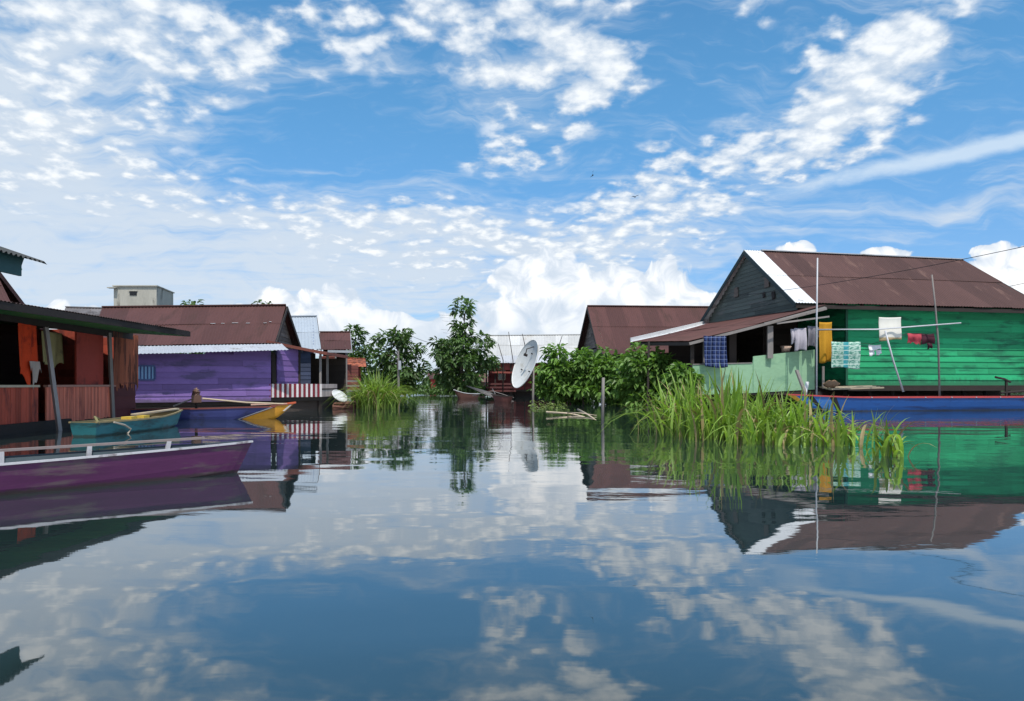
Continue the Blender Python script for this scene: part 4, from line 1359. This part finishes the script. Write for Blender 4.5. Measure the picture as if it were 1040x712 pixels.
def canoe(name, label, A, B, half, ztop, zbot, hullm, innerm, gunm, thwarts=(), bow_rake=.4, stern_rake=.2, gun=.035, cuts=None, group=None, bowpow=.5, sternpow=.4, stations=40, thm=None, floor_z=.05, stern_min=.1, far_gun=None):
    """A stern, B bow (plan points at gunwale level). ztop(t), zbot(t) with t 0..1."""
    A, B = V((A[0], A[1], 0)), V((B[0], B[1], 0))
    L = (B - A).length
    d = (B - A).normalized(); n = V((-d.y, d.x, 0))
    root = thing(name, label, 'boat', tuple(lerp(A, B, .5)), group)
    ts = [0, .004, .015, .03, .05] + [lerp(.08, .92, i / (stations - 1)) for i in range(stations)] + [.95, .97, .985, .996, 1.0]
    if cuts:
        for c in cuts:
            ts += [c[0] - .0002, c[0] + .0002]
        ts.sort()

    def hb(t):
        e = min(1, (1 - t) / .38); s = min(1, (t + .0) / .30)
        return half * (e ** bowpow if e < 1 else 1) * max(stern_min, (s ** sternpow if s < 1 else 1))

    def pos(t, lat, z):
        top, bot = ztop(t), zbot(t)
        f = (top - z) / max(.01, top - bot)      # 0 at the rim, 1 at the keel
        s = t * L
        if t > .6: s -= bow_rake * f * ((t - .6) / .4) ** 2
        if t < .4: s += stern_rake * f * ((.4 - t) / .4) ** 2
        if cuts:
            for c in cuts:
                wgt = max(0, 1 - abs(t - c[0]) / .1)
                s += c[1] * (z - .1) * wgt
        return A + d * s + n * lat + Zv * z

    outer, inner = [], []
    for t in ts:
        h = max(hb(t), .012); top = ztop(t); bot = zbot(t)
        prof = [(1.0, 0), (.97, .25), (.90, .55), (.78, .82), (.45, 1.0), (0, 1.06)]
        row = [pos(t, h * w, lerp(top, bot, f)) for w, f in prof]
        row += [pos(t, -h * w, lerp(top, bot, f)) for w, f in prof[-2::-1]]
        outer.append(row)
        hi = max(h - .028, .004)
        ib = max(floor_z, bot + .06)
        ib = min(ib, top - .02)
        prof = [(1.0, 0), (.93, .4), (.80, .8), (.6, 1.0), (0, 1.0)]
        row = [pos(t, hi * w, lerp(top, ib, f)) for w, f in prof]
        row += [pos(t, -hi * w, lerp(top, ib, f)) for w, f in prof[-2::-1]]
        inner.append(row)
    hm = MB()
    mf = None
    if cuts:
        edges = [c[0] for c in cuts]
        mf = lambda r: sum(1 for e in edges if ts[r] >= e - .00005)
    loft(hm, outer, mi_fn=mf)
    for side in (0, -1):
        for r in range(len(ts) - 1):
            hm.face((outer[r][side], outer[r + 1][side], inner[r + 1][side], inner[r][side]), .5, mf(r) if mf else 0)
    for e in (0, -1):
        hm.face(outer[e] if e else outer[e][::-1], .5, (mf(len(ts) - 2) if e else 0) if mf else 0)
    hull = hm.build('hull', hullm, root, smooth=False)
    im = MB()
    loft(im, inner)
    im.build('inside', innerm, root)
    for side in (1, -1):
        g = MB()
        step = ts[::2] + [1.0]
        pts = [pos(t, side * max(hb(t) + .004, .02), ztop(t) + gun * .3) for t in step]
        for p, q in zip(pts, pts[1:]):
            if (q - p).length > 1e-3:
                g.beam(p, q, gun * 1.3, gun, .5)
        g.build('gunwale', gunm if side == -1 or far_gun is None else far_gun, root)
    for th in thwarts:
        t, dz, w = th[:3]
        q = MB()
        h = hb(t) - .03
        z = ztop(t) - dz
        q.beam(pos(t, -h, z), pos(t, h, z), w, .025, random.random(), side=d)
        q.build('thwart', (th[3] if len(th) > 3 else None) or thm or gunm, root)
    return root, pos, hb


# near purple canoe
m_ph = mat('worn_purple_hull', srgb(86, 38, 80), .55, .45, 1.5, .15, srgb(96, 82, 84), .10, 1.6, (.8, .8, 5), spec=.4, tide=(.03, .07, srgb(56, 54, 44)))
m_in = mat('blue_grey_inside', srgb(74, 86, 92), .8, .3, 2, .2)
m_rim = mat('white_rim_paint', srgb(190, 188, 192), .6, .25, 4, .1, srgb(120, 108, 110), .10, 5)
A, B = V((-7.0, 3.86, 0)), V((-2.68, 7.70, 0))
root, pos, hb = canoe('dugout_canoe', 'long worn purple canoe with white rim, nearest boat at left', A, B, .33, lambda t: .215 + .09 * t ** 2, lambda t: -.12 + .10 * max(0, t - .75) / .25 * 1.0, m_ph, m_in, m_rim, bow_rake=.16, stern_rake=.3, gun=.018, bowpow=.62, far_gun=m_in)
for t in (.36, .52, .635, .75, .865):
    q = MB()
    h = hb(t)
    z = .215 + .09 * t ** 2
    q.beam(pos(t, h - .05, z - .13), pos(t, h - .045, z + .06), .04, .03, .6, side=(B - A))
    q.build('rib', m_rim, root)
rr = MB()
ptsr = [pos(t, hb(t) - .03, .215 + .09 * t ** 2 + .07) for t in [i / 20 * .92 for i in range(21)]]
for p, q in zip(ptsr, ptsr[1:]): rr.beam(p, q, .05, .022, .5)
rr.build('side_plank', mat('greyed_pink_plank', srgb(136, 124, 122), .8, .2, 3, .2), root)
for t in (.42, .67):
    q = MB()
    q.beam(pos(t, -hb(t) + .03, .17), pos(t, hb(t) - .03, .17), .14, .025, .4, side=(B - A))
    q.build('thwart', m_greywood, root)

# teal canoe beside the shack
m_th = mat('teal_hull', srgb(42, 112, 120), .55, .35, 1.8, .1, srgb(40, 70, 74), .13, 1.8, (.8, .8, 4), spec=.4, tide=(.03, .06, srgb(50, 54, 44)))
m_yw = mat('faded_yellow_wood', srgb(140, 126, 92), .75, .2, 3, .2)
root, pos, hb = canoe('dugout_canoe', 'teal canoe with pale yellow rim moored beside the red shack', (-7.28, 12.7), (-7.25, 16.4), .30, lambda t: .22 + .10 * t ** 3 + .02 * (1 - t) ** 4, lambda t: -.1 + .14 * max(0, t - .7) / .3, m_th, mat('ochre_inside', srgb(150, 128, 84), .8, .25, 2, .2), m_yw, thwarts=((.3, .02, .16), (.5, .02, .12), (.72, .03, .14)), bow_rake=.2, stern_rake=.05, gun=.028, bowpow=.8, stern_min=.75)
for t, l in ((.42, .2), (.56, .16)):
    q = MB()
    q.beam(pos(t, .08, .25), pos(t + .06, .08, .25), l, .05, .7)
    q.build('seat_board', mat('bright_yellow_wood', srgb(204, 176, 76), .6, .15), root)
q = MB(); q.beam(pos(.55, .2, .30), pos(.97, .05, .36), .1, .03, .5); q.build('plank', m_palewood, root)
q = MB(); q.tube([pos(.12, -.29, .23), pos(.2, -.32, .16), pos(.25, -.33, .08), pos(.22, -.33, .0)], .018, 6, .5); q.build('rope', mat('pale_rope', srgb(170, 160, 146), .9, .2), root)
q = MB(); q.tube([pos(.02, -.22, .22), pos(.06, -.1, .30), pos(.12, .05, .32), pos(.2, .15, .27)], .022, 7, .5); q.build('rope', mat('olive_rope', srgb(126, 122, 86), .9, .2), root)

# blue and yellow boat with engine
m_bl = mat('dull_navy_hull', srgb(52, 60, 118), .5, .2, 1.4, .1, srgb(36, 40, 76), .08, 1.4, (1, 1, 2), spec=.5)
m_yl = mat('ochre_yellow_hull', srgb(206, 146, 40), .5, .15, 1.4, .1, srgb(150, 104, 40), .06, 1.4, spec=.5)
m_ch = mat('chevron_white', srgb(210, 206, 200), .6, .1, 3, .1)
A, B = V((-9.9, 19.0, 0)), V((-5.68, 19.5, 0))
root, pos, hb = canoe('motor_canoe', 'navy blue canoe with yellow bow and long-tail engine beside the purple house', A, B, .33, lambda t: .25 + .13 * t ** 3, lambda t: -.1 + .24 * (max(0, t - .8) / .2) ** 2, [m_bl, m_ch, m_bl, m_yl], mat('grey_brown_inside', srgb(104, 92, 84), .8, .25, 2, .2), mat('dark_red_rim', srgb(120, 66, 60), .7, .2), bow_rake=.28, stern_rake=.1, gun=.022, cuts=((.745, 1.0), (.757, 1.0), (.769, 1.0)), thwarts=((.35, .02, .14), (.5, .02, .14), (.68, .02, .12), (.8, .02, .12)), bowpow=.75, stern_min=.7)
q = MB(); q.beam(pos(.94, 0, .38), pos(1.0, 0, .42), .1, .05, .5); q.build('bow_tip', mat('orange_red_tip', srgb(196, 92, 60), .6, .15), root)
q = MB(); q.beam(pos(.985, -.035, .36), pos(.975, -.05, .2), .05, .02, .5, side=(1, .4, 0)); q.build('bow_stripe', m_ch, root)
dd = (B - A).normalized()
ec = P(199.5, 404, 19.15)
eng = MB()
eng.box(ec + V((0, 0, -.03)), (.24, .26, .18), .4, .4)
eng.tube([ec + V((-.02, 0, .05)), ec + V((0, 0, .17))], .105, 10, .6)
eo = eng.build('engine', mat('brown_grease_metal', srgb(96, 70, 60), .6, .3, 5), root)
q = MB(); q.tube([ec + V((-.01, 0, .16)), ec + V((0, 0, .22))], .07, 10, .6); q.tube([ec + V((0, 0, .2)), ec + V((0, 0, .26))], .02, 6, .6); q.build('fuel_tank', mat('tan_metal', srgb(158, 130, 112), .5, .2), eo)
q = MB(); q.tube([ec - V((0, 0, .12)), V((ec.x - .02, ec.y + .02, .2))], .035, 6, .4); q.build('engine_stand', m_darkwood, eo)
q = MB(); q.tube([ec + dd * .15 + V((0, 0, -.02)), P(250, 408.8, 19.25), P(288, 410.2, 19.4)], .025, 7, .6, r2=.018); q.build('tail_shaft', m_palewood, eo)
q = MB(); q.tube([ec - dd * .1 + V((0, 0, -.03)), P(176, 412.5, 19.0)], .02, 6, .6); q.build('steering_bar', m_greywood, eo)
q = MB(); q.beam(P(255, 411, 19.3), P(292, 409.8, 19.5), .14, .03, .6); q.build('plank', mat('pinkish_plank', srgb(196, 160, 144), .7, .2), root)

# blue canoe before the green house
m_cb = mat('cobalt_hull', srgb(20, 74, 140), .5, .25, 1.4, .1, srgb(24, 48, 96), .10, 1.4, (.5, .5, 4), spec=.4, tide=(.04, .08, srgb(52, 52, 48)))
m_rr = mat('red_rim_paint', srgb(176, 66, 66), .6, .2, 3, .15)
m_yb = mat('yellow_bow_paint', srgb(206, 158, 52), .6, .15)
m_sk = mat('sky_blue_paint', srgb(52, 108, 176), .5, .15)
A, B = V((24.0, 28.0, 0)), V((8.95, 24.2, 0))
root, pos, hb = canoe('dugout_canoe', 'long cobalt blue canoe with red rim moored before the green house', A, B, .45, lambda t: .42 + .03 * t + .10 * max(0, t - .85) / .15, lambda t: -.12 + .36 * (max(0, t - .86) / .14) ** 1.5, [m_cb, m_black, m_sk, m_black, m_sk, m_yb], mat('bluish_inside', srgb(96, 108, 124), .8, .25, 2, .2), m_rr, bow_rake=.5, stern_rake=.3, gun=.045, cuts=((.895, -.5), (.908, .6), (.945, -.5), (.957, .5), (.982, 0)), thwarts=((.2, .0, .16), (.34, .0, .16), (.48, .0, .16), (.62, .0, .16), (.76, .0, .16)), bowpow=.7)
for i in range(8):
    t = .36 + i * .065
    q = MB(); q.tube([pos(t, hb(t) + .02, .42 + .03 * t + .015), pos(t, hb(t) + .06, .42 + .03 * t + .015)], .018, 6, .8); q.build('rim_peg', m_zinc, root)
q = MB()
q.tube([P(1011, 383, 26.6), P(1020, 385, 26.8), P(1026, 388, 27.0)], .04, 7, .4)
q.beam(P(1022, 386, 26.9), P(1022, 405, 26.9), .07, .07, .4)
q.tube([P(1016, 399, 26.8), P(1044, 397, 27.4)], .04, 7, .4)
q.build('shaft_crutch', m_darkwood, root)

# small boats far away in the middle
canoe('dugout_canoe', 'small far white-prowed canoe lying under the tall centre tree', P(487, 404, 46) * 1, P(461, 403, 45) * 1, .3, lambda t: .3 + .25 * t ** 4, lambda t: -.1, mat('brown_hull', srgb(92, 62, 54), .7, .2), m_darkwood, m_white, gun=.03, stations=10)
canoe('dugout_canoe', 'small far dark canoe drawn up beside the driftwood', P(520, 409, 37) * 1, P(500, 406, 38) * 1, .3, lambda t: .28 + .1 * t ** 3, lambda t: -.1, mat('maroon_brown_hull', srgb(100, 60, 56), .7, .2), m_darkwood, m_darkwood, gun=.03, stations=10)


# ------------------------------------------------------------------ vegetation
def leaf_mat(name, col, tone=.6, transl=.3, rough=.45, tcol=(1.3, 1.5, .5)):
    return mat(name, col, rough, .3, .9, tone, transl=transl, tcol=tcol, spec=.35, fine=.05)


def leaf(mb, base, dirv, ln, wd, tone, fold=.25, droop=.25):
    d = dirv.normalized()
    s = d.cross(Zv)
    if s.length < .15: s = V((1, 0, 0))
    s = (s.normalized() + V((random.uniform(-.5, .5), random.uniform(-.5, .5), random.uniform(-.5, .5)))).normalized()
    s = (s - d * s.dot(d)).normalized()
    u = s.cross(d).normalized()
    m1 = base + d * ln * .35 + u * ln * .02
    m2 = base + d * ln * .72 - Zv * ln * droop * .5
    tip = base + d * ln - Zv * ln * droop
    b = len(mb.v)
    up = u * wd * fold
    mb.v.extend((base, m1 + s * wd * .5 + up, m2 + s * wd * .42 + up, tip, m2 - s * wd * .42 + up, m1 - s * wd * .5 + up, m1, m2))
    for q in ((0, 1, 6), (6, 1, 2, 7), (7, 2, 3), (0, 6, 5), (6, 7, 4, 5), (7, 3, 4)):
        mb.f.append(tuple(b + i for i in q))
        mb.t.append(tone)
        mb.mi.append(0)


def rvec():
    while True:
        v = V((random.uniform(-1, 1), random.uniform(-1, 1), random.uniform(-1, 1)))
        if .05 < v.length < 1: return v.normalized()


def tree(name, label, base, height, prof, lm, bm, seed, nclump=90, nleaf=26, ln=.34, clump_r=.42, trunk_r=.09, group='trees standing in the lake', lean=(0, 0), zmin=.0, density=None):
    """prof: [(height fraction, crown radius)]; clumps fill the envelope, each carried by a limb from the trunk."""
    random.seed(seed)
    base = V((base[0], base[1], 0))
    root = thing(name, label, 'tree', tuple(base), group)

    def rad(h):
        for (h0, r0), (h1, r1) in zip(prof, prof[1:]):
            if h0 <= h <= h1: return lerp(r0, r1, (h - h0) / (h1 - h0))
        return 0
    axis = lambda h: base + V((lean[0] * h, lean[1] * h, height * h))
    tk = MB()
    ph = random.random() * 6
    tp = [axis(h) + V((.06 * math.sin(h * 9 + ph), .06 * math.cos(h * 8 + ph), 0)) for h in [i / 9 * .95 for i in range(10)]]
    tp[0] = tp[0] - Zv * .5
    tk.tube(tp, trunk_r, 8, .5, r2=trunk_r * .2)
    cr = MB()
    n = 0
    tries = 0
    hmin, hmax = prof[0][0], prof[-1][0]
    wts = [rad(hmin + (hmax - hmin) * i / 40) ** 1.6 + .05 for i in range(41)]
    while n < nclump and tries < nclump * 10:
        tries += 1
        h = hmin + (hmax - hmin) * random.choices(range(41), wts)[0] / 40 + random.uniform(-.012, .012)
        R = rad(min(max(h, hmin), hmax))
        ang = random.uniform(0, 6.283)
        rr = R * random.uniform(.15, 1.0) ** .6 * (1 + .3 * math.sin(ang * 3 + h * 11 + seed) + .12 * math.sin(ang * 7 + h * 23))
        c = axis(h) + V((math.cos(ang) * rr, math.sin(ang) * rr, random.uniform(-.1, .1)))
        n += 1
        if n % 2 == 0 or rr > R * .8:
            j = axis(max(.08, h - random.uniform(.06, .16)))
            mid = lerp(j, c, .55) + Zv * .06
            tk.tube([j, mid, c], trunk_r * .28, 5, .5, r2=.012)
        bt = random.uniform(.25, .75)
        k = int(nleaf * random.uniform(.6, 1.25))
        for _ in range(k):
            v = rvec()
            v.z = v.z * .75 + .15
            p = c + v * clump_r * random.uniform(.15, .8)
            dv = (v + V((0, 0, random.uniform(-.5, .15))) + V((math.cos(ang), math.sin(ang), 0)) * .5)
            leaf(cr, p, dv, ln * random.uniform(.7, 1.2), ln * random.uniform(.36, .5), min(1, max(0, bt + random.uniform(-.25, .25))), droop=random.uniform(.1, .45))
    tk.build('trunk', bm, root)
    cr.build('crown', lm, root)
    return root


l_dark = leaf_mat('dark_breadfruit_leaf', (.085, .148, .050))
l_mid = leaf_mat('mid_green_leaf', (.09, .155, .052))
l_bush = leaf_mat('bright_bush_leaf', (.14, .25, .058), .4, .32)
m_bark = mat('grey_bark', srgb(104, 94, 82), .9, .3, 3, .2, bump=.006)

tree('breadfruit_tree', 'tallest tree in the centre with narrow top and broad dark skirt', P(466, 400, 49), 6.15, [(.05, .7), (.12, 1.6), (.25, 1.95), (.38, 2.1), (.52, 1.9), (.60, 1.75), (.65, .9), (.74, .55), (.83, .62), (.92, .95), (1.0, .6)], l_dark, m_bark, 15, 145, 26, .40, .38, .11, lean=(.4, 0))
tree('breadfruit_tree', 'broad dark tree behind the fountain of grass with a white pole before it', P(404, 400, 50), 4.6, [(.06, .9), (.15, 1.35), (.4, 1.6), (.65, 1.45), (.85, 1.0), (1.0, .5)], l_dark, m_bark, 8, 90, 24, .42, .42, .1)
tree('breadfruit_tree', 'sparse slanting tree behind the small maroon roofed house', P(366, 400, 54), 4.9, [(.3, .9), (.5, 1.3), (.72, 1.2), (.86, .8), (1.0, .45)], l_mid, m_bark, 9, 50, 22, .42, .4, .08, lean=(-.55, 0))
tree('roof_top_tree', 'small tree showing its round top above the middle of the purple house roof', P(196, 400, 45), 5.75, [(.45, 1.0), (.75, 1.1), (.9, .75), (1.0, .45)], l_mid, m_bark, 21, 60, 22, .34, .36, .1)
tree('roof_top_tree', 'small tree showing its flat top above the right end of the purple house roof', P(272, 400, 47), 5.85, [(.45, 1.1), (.78, 1.3), (.92, 1.15), (1.0, .8)], l_mid, m_bark, 22, 70, 22, .34, .36, .1)
tree('roof_top_tree', 'tiny grey-green tree top beside the concrete tower', P(104, 400, 44), 5.2, [(.45, .7), (.8, .8), (1.0, .4)], l_dark, m_bark, 23, 30, 20, .3, .3, .08)

# the bush row: several broad-leaved bushes
for i, (px, Y, hh, rx, nc, lab) in enumerate(((567, 33.6, 2.5, .85, 62, 'bright leafy bush right behind the big satellite dish'),
                                              (592, 33.4, 2.3, .95, 70, 'bright leafy bush in front of the grey gable'),
                                              (622, 33.0, 2.35, .95, 70, 'bright leafy bush behind the lone pale stake'),
                                              (650, 29.9, 2.15, .85, 70, 'bright leafy bush left of the dark veranda post'),
                                              (672, 29.4, 1.85, .62, 60, 'bright leafy bush right of the dark veranda post'),
                                              (692, 26.3, 1.5, .36, 36, 'narrow leafy bush against the pale green veranda wall'))):
    r_ = tree('leafy_bush', lab, P(px, 400, Y), hh, [(.07, rx * .8), (.25, rx), (.6, rx * 1.0), (.85, rx * .75), (1.0, rx * .4)], l_bush, m_bark, 40 + i, nc, 26, .34, .34, .05, group='leafy bushes in a row')
    r_['category'] = 'bush'


def grass_clump(name, label, stools, seed, gm, wd=.023, group='clumps of tall grass', seg=7, lean_out=.55):
    """stools: (x, y, spread x, spread y, blades, height)"""
    random.seed(seed)
    mb = MB()
    for (x, y, sx, sy, n, H) in stools:
        for _ in range(n):
            ox, oy = random.gauss(0, .5), random.gauss(0, .5)
            b = V((x + ox * sx, y + oy * sy, -.05))
            ang = random.uniform(0, 6.283) if random.random() < .5 else math.atan2(oy * sy + random.gauss(0, .2), ox * sx + random.gauss(0, .2))
            h = H * random.choice((random.uniform(.4, .85), random.uniform(.7, 1.2))) * (1.12 - .3 * min(1, abs(ox)))
            bend = random.uniform(.08, lean_out) if random.random() < .5 else random.uniform(.55, 1.5)
            dx = V((math.cos(ang), math.sin(ang), 0))
            s = V((-math.sin(ang), math.cos(ang), 0))
            tone = min(1, max(0, random.gauss(.5, .22)))
            w = wd * random.uniform(.6, 1.25) * min(1, .35 + .7 * h / H)
            tw = random.uniform(-.9, .9)
            rows = []
            for k in range(seg + 1):
                t = k / seg
                # an arc: leans more and more, tips may hang over
                th = bend * 1.5 * t ** 1.6
                p = b + dx * (h * bend * .85 * t ** 1.9) + Zv * (h * (t - .30 * bend * t ** 3 - .55 * max(0, bend - .45) * t ** 4))
                ww = w * (1 - t ** 2.2) * (.6 + .6 * min(1, t * 4)) + .0008
                sv = (s * math.cos(tw * t) + dx * math.sin(tw * t))
                rows.append([p - sv * ww, p + Zv * ww * -.35, p + sv * ww])
            mb.grid(rows, tone, mi=1 if random.random() < .10 else 0)
    o = mb.build(name, [gm, g_dry])
    return tag(o, label, 'grass', group)


g_main = leaf_mat('fresh_reed_blade', (.225, .345, .062), .6, .4, .4, (1.25, 1.35, .5))
g_dry = leaf_mat('dry_straw_blade', (.30, .24, .11), .4, .2, .6, (1.1, 1.0, .7))
g_far = leaf_mat('yellowish_reed_blade', (.22, .33, .065), .5, .36, .45, (1.25, 1.3, .5))
cx = lambda px, Y: (px - 520) / F * Y
grass_clump('grass_clump', 'tall grass at the left of the big patch, before the leafy bushes', [(cx(697, 14.0), 14.0, .55, .7, 230, 1.12), (cx(682, 14.6), 14.6, .28, .5, 30, .8)], 1, g_main)
grass_clump('grass_clump', 'tallest middle grass of the big patch before the pale green veranda', [(cx(742, 13.0), 13.0, .9, .9, 340, 1.16), (cx(722, 12.4), 12.4, .7, .6, 80, .95)], 2, g_main)
grass_clump('grass_clump', 'arching grass in front of the blue canoe bow', [(cx(795, 12.0), 12.0, .75, .7, 190, .9), (cx(768, 11.4), 11.4, .5, .5, 60, .7)], 3, g_main)
grass_clump('grass_clump', 'lower grass in front of the blue canoe middle, joining the big patch', [(cx(842, 11.0), 11.0, .6, .4, 80, .72)], 4, g_main)
grass_clump('grass_clump', 'small outlying grass tuft with long arching blades before the blue canoe', [(cx(902, 9.4), 9.4, .2, .2, 30, .68)], 6, g_main, lean_out=.9)
grass_clump('grass_clump', 'round fountain of tall grass growing before the broad dark tree', [(cx(383, 27.3), 27.3, .62, .6, 800, 1.42)], 5, g_far, wd=.024, lean_out=1.1)

# utility pole with a white box, before the dark tree
ur = thing('utility_pole', 'weathered pole with a pale box standing before the broad dark tree', 'pole', tuple(V((cx(405, 42), 42, 0))))
q = MB(); q.tube([(cx(405, 42), 42, -.5), (cx(404.5, 42), 42, 2.75)], .07, 8, .5, r2=.055); q.build('pole', m_greywood, ur)
q = MB(); q.box((cx(406.5, 42), 41.85, 1.95), (.14, .12, .5), 0, .6); q.build('box', m_zinc, ur)

# television antennas by the tall tree
def antenna(label, px, Y, ztop, els, base_px):
    root = thing('television_antenna', label, 'antenna', (cx(base_px, Y), Y, 0), 'roof antennas by the tall tree')
    q = MB(); q.tube([(cx(base_px, Y), Y, -.3), (cx(base_px, Y), Y, ztop)], .025, 6, .5); q.build('mast', m_greywood, root)
    q = MB()
    q.tube([(cx(px, Y) - .7, Y, ztop - .05), (cx(px, Y) + .75, Y + .3, ztop - .05)], .014, 5, .5)
    for (z, l) in els:
        q.tube([(cx(px, Y) - l, Y, z), (cx(px, Y) + l * .9, Y + .2, z - .06)], .012, 5, .5)
    q.build('element', m_galv, root)


antenna('thin television antenna with long bars sticking out left of the tall tree top', 456, 51, 5.65, [(5.45, .6), (5.2, .45), (4.62, .55), (4.4, .4)], 461)

# cables
m_cable = mat('black_cable', (.012, .012, .013), .6, .1)
def cable(label, a, b, sag, r=.011):
    pts = []
    for i in range(25):
        t = i / 24
        pts.append(lerp(V(a), V(b), t) - Zv * sag * 4 * t * (1 - t))
    mb = MB(); mb.tube(pts, r, 5, .5)
    tag(mb.build('overhead_cable', m_cable), label, 'cable', 'overhead cables')


cable('upper black cable running from the sky at right down to the green house gable', P(1300, 190, 14.5), P(752, 300, 30.5), .25, .009)
cable('lower black cable crossing the sky just beyond the right end of green house roof', P(1300, 222, 30), P(1000, 296, 52), .15, .016)
cable('thin cable strung between the two dark trees in the middle', P(412, 338, 50), P(446, 350, 50), .12, .014)

# driftwood and floating branches
def branch(label, runs, m=m_palewood, name='dead_branch', group='dead branches lying in the water'):
    mb = MB()
    for pts, r in runs:
        mb.tube([P(*p) for p in pts], r, 6, random.random(), r2=r * .4)
    tag(mb.build(name, m, smooth=True), label, 'branch', group)


random.seed(77)
branch('pale dead branch floating left of the lone stake, bent at its middle', [(([555, 418.5, 21.5], [580, 420, 21.8], [594, 423.5, 20.6]), .035), (([575, 419, 21.8], [590, 419.5, 21.3], [606, 422, 20.8]), .02)])
branch('pale dead branch rising out of the water beside the lone stake', [(([587, 416, 22.6], [597, 421, 21.0], [607, 428, 18.4]), .035), (([592, 430, 17.8], [600, 428.5, 18.2], [607, 427.5, 18.4]), .018)])
branch('tangle of grey driftwood sticks sloping down under the tall tree', [(([474 + i * 3.5, 392 + i * .9, 44], [492 + i * 4, 400 + i * .6, 41], [512 + i * 3.4, 408 + i * .3, 38.5]), .035) for i in range(5)] + [(([480, 402, 42], [500, 397, 42], [522, 404, 40]), .03), (([500, 395, 43], [505, 404, 40], [520, 411, 37]), .03)], m_greywood)

fp = MB()
for _ in range(120):
    p = V((cx(random.uniform(538, 574), 29), random.uniform(25.6, 31), random.uniform(.0, 1) ** 3 * .2))
    leaf(fp, p, V((random.uniform(-1, 1), random.uniform(-1, 1), random.uniform(-.1, .8))), random.uniform(.10, .22), .06, random.random(), droop=.2)
tag(fp.build('floating_weed', leaf_mat('yellowed_water_leaf', (.15, .20, .06), .5)), 'yellowish floating weed on the water under the satellite dish', 'water weed', kind='stuff')

# low bank of far greenery closing the lake
random.seed(99)
ft = MB()
for _ in range(9000):
    x = random.uniform(-150, 150)
    Y = random.uniform(120, 150)
    top = 2.3 + 1.0 * math.sin(x * .21) + .7 * math.sin(x * .53 + 1) + .4 * math.sin(x * 1.3)
    p = V((x, Y, random.uniform(.0, 1) ** .8 * max(.8, top)))
    leaf(ft, p, rvec(), random.uniform(.9, 1.7), .8, random.random())
tag(ft.build('distant_trees', leaf_mat('far_green_leaf', (.055, .095, .045), .4)), 'low band of far greenery along the lake edge', 'trees', kind='stuff')
mb_ = MB()
mb_.hexa([(-260, 118, -1), (260, 118, -1), (260, 190, -1), (-260, 190, -1), (-260, 119, .12), (260, 119, .12), (260, 190, .25), (-260, 190, .25)], .5)
tag(mb_.build('ground', mat('dark_bank_earth', (.05, .06, .03), .95, .3, .2)), kind='structure')
for i, (px, Y, w_, h_) in enumerate(((418, 58, 1.3, .9), (432, 62, .9, 1.1), (452, 55, 1.2, .8), (486, 53, 1.1, .8))):
    random.seed(120 + i)
    b_ = MB()
    for _ in range(420):
        v = rvec()
        p = V((cx(px, Y) + v.x * w_ * .8, Y + v.y * .8, .05 + abs(v.z) * h_ * random.uniform(.3, 1)))
        leaf(b_, p, v + V((0, 0, .3)), random.uniform(.2, .4), .14, random.random())
    tag(b_.build('low_bush', l_mid), ('low green bush on the water left of the channel end', 'low green bush right of the channel end, under the cable', 'low dark bush at the foot of the tall centre tree', 'low bush between tall tree and red boarded house')[i], 'bush', 'low bushes at the far water edge')

# two birds high up
m_bird = mat('black_feathers', (.02, .02, .022), .7, .1)
for (px, py, Y, lab, rot) in ((602, 178, 60, 'small black bird gliding steeply in the blue above the dish', 1.2), (645, 200, 75, 'small black bird flying level above the white cloud', .2)):
    c = P(px, py, Y)
    mb = MB()
    cr_, sr_ = math.cos(rot), math.sin(rot)
    T = lambda x, y, z: c + V((x * cr_ - z * sr_, y, x * sr_ + z * cr_))
    rows = []
    for j in range(9):
        t = j / 8
        r_ = .055 * math.sin(math.pi * (t * .92 + .05)) ** .8
        rows.append([T(math.cos(k / 8 * 6.283) * r_, (t - .5) * .42, math.sin(k / 8 * 6.283) * r_) for k in range(9)])
    mb.grid(rows)
    for s in (1, -1):
        w_ = [T(s * x, y, z) for x, y, z in ((.03, -.08, .02), (.2, -.1, .1), (.42, .06, .06), (.22, .06, .09), (.03, .07, .02))]
        mb.prism(w_, V((0, 0, .012)))
    mb.prism([T(x, y, 0) for x, y in ((-.03, .18), (.03, .18), (.09, .34), (0, .27), (-.09, .34))], V((0, 0, .01)))
    tag(mb.build('bird', m_bird), lab, 'bird', 'birds in the sky')
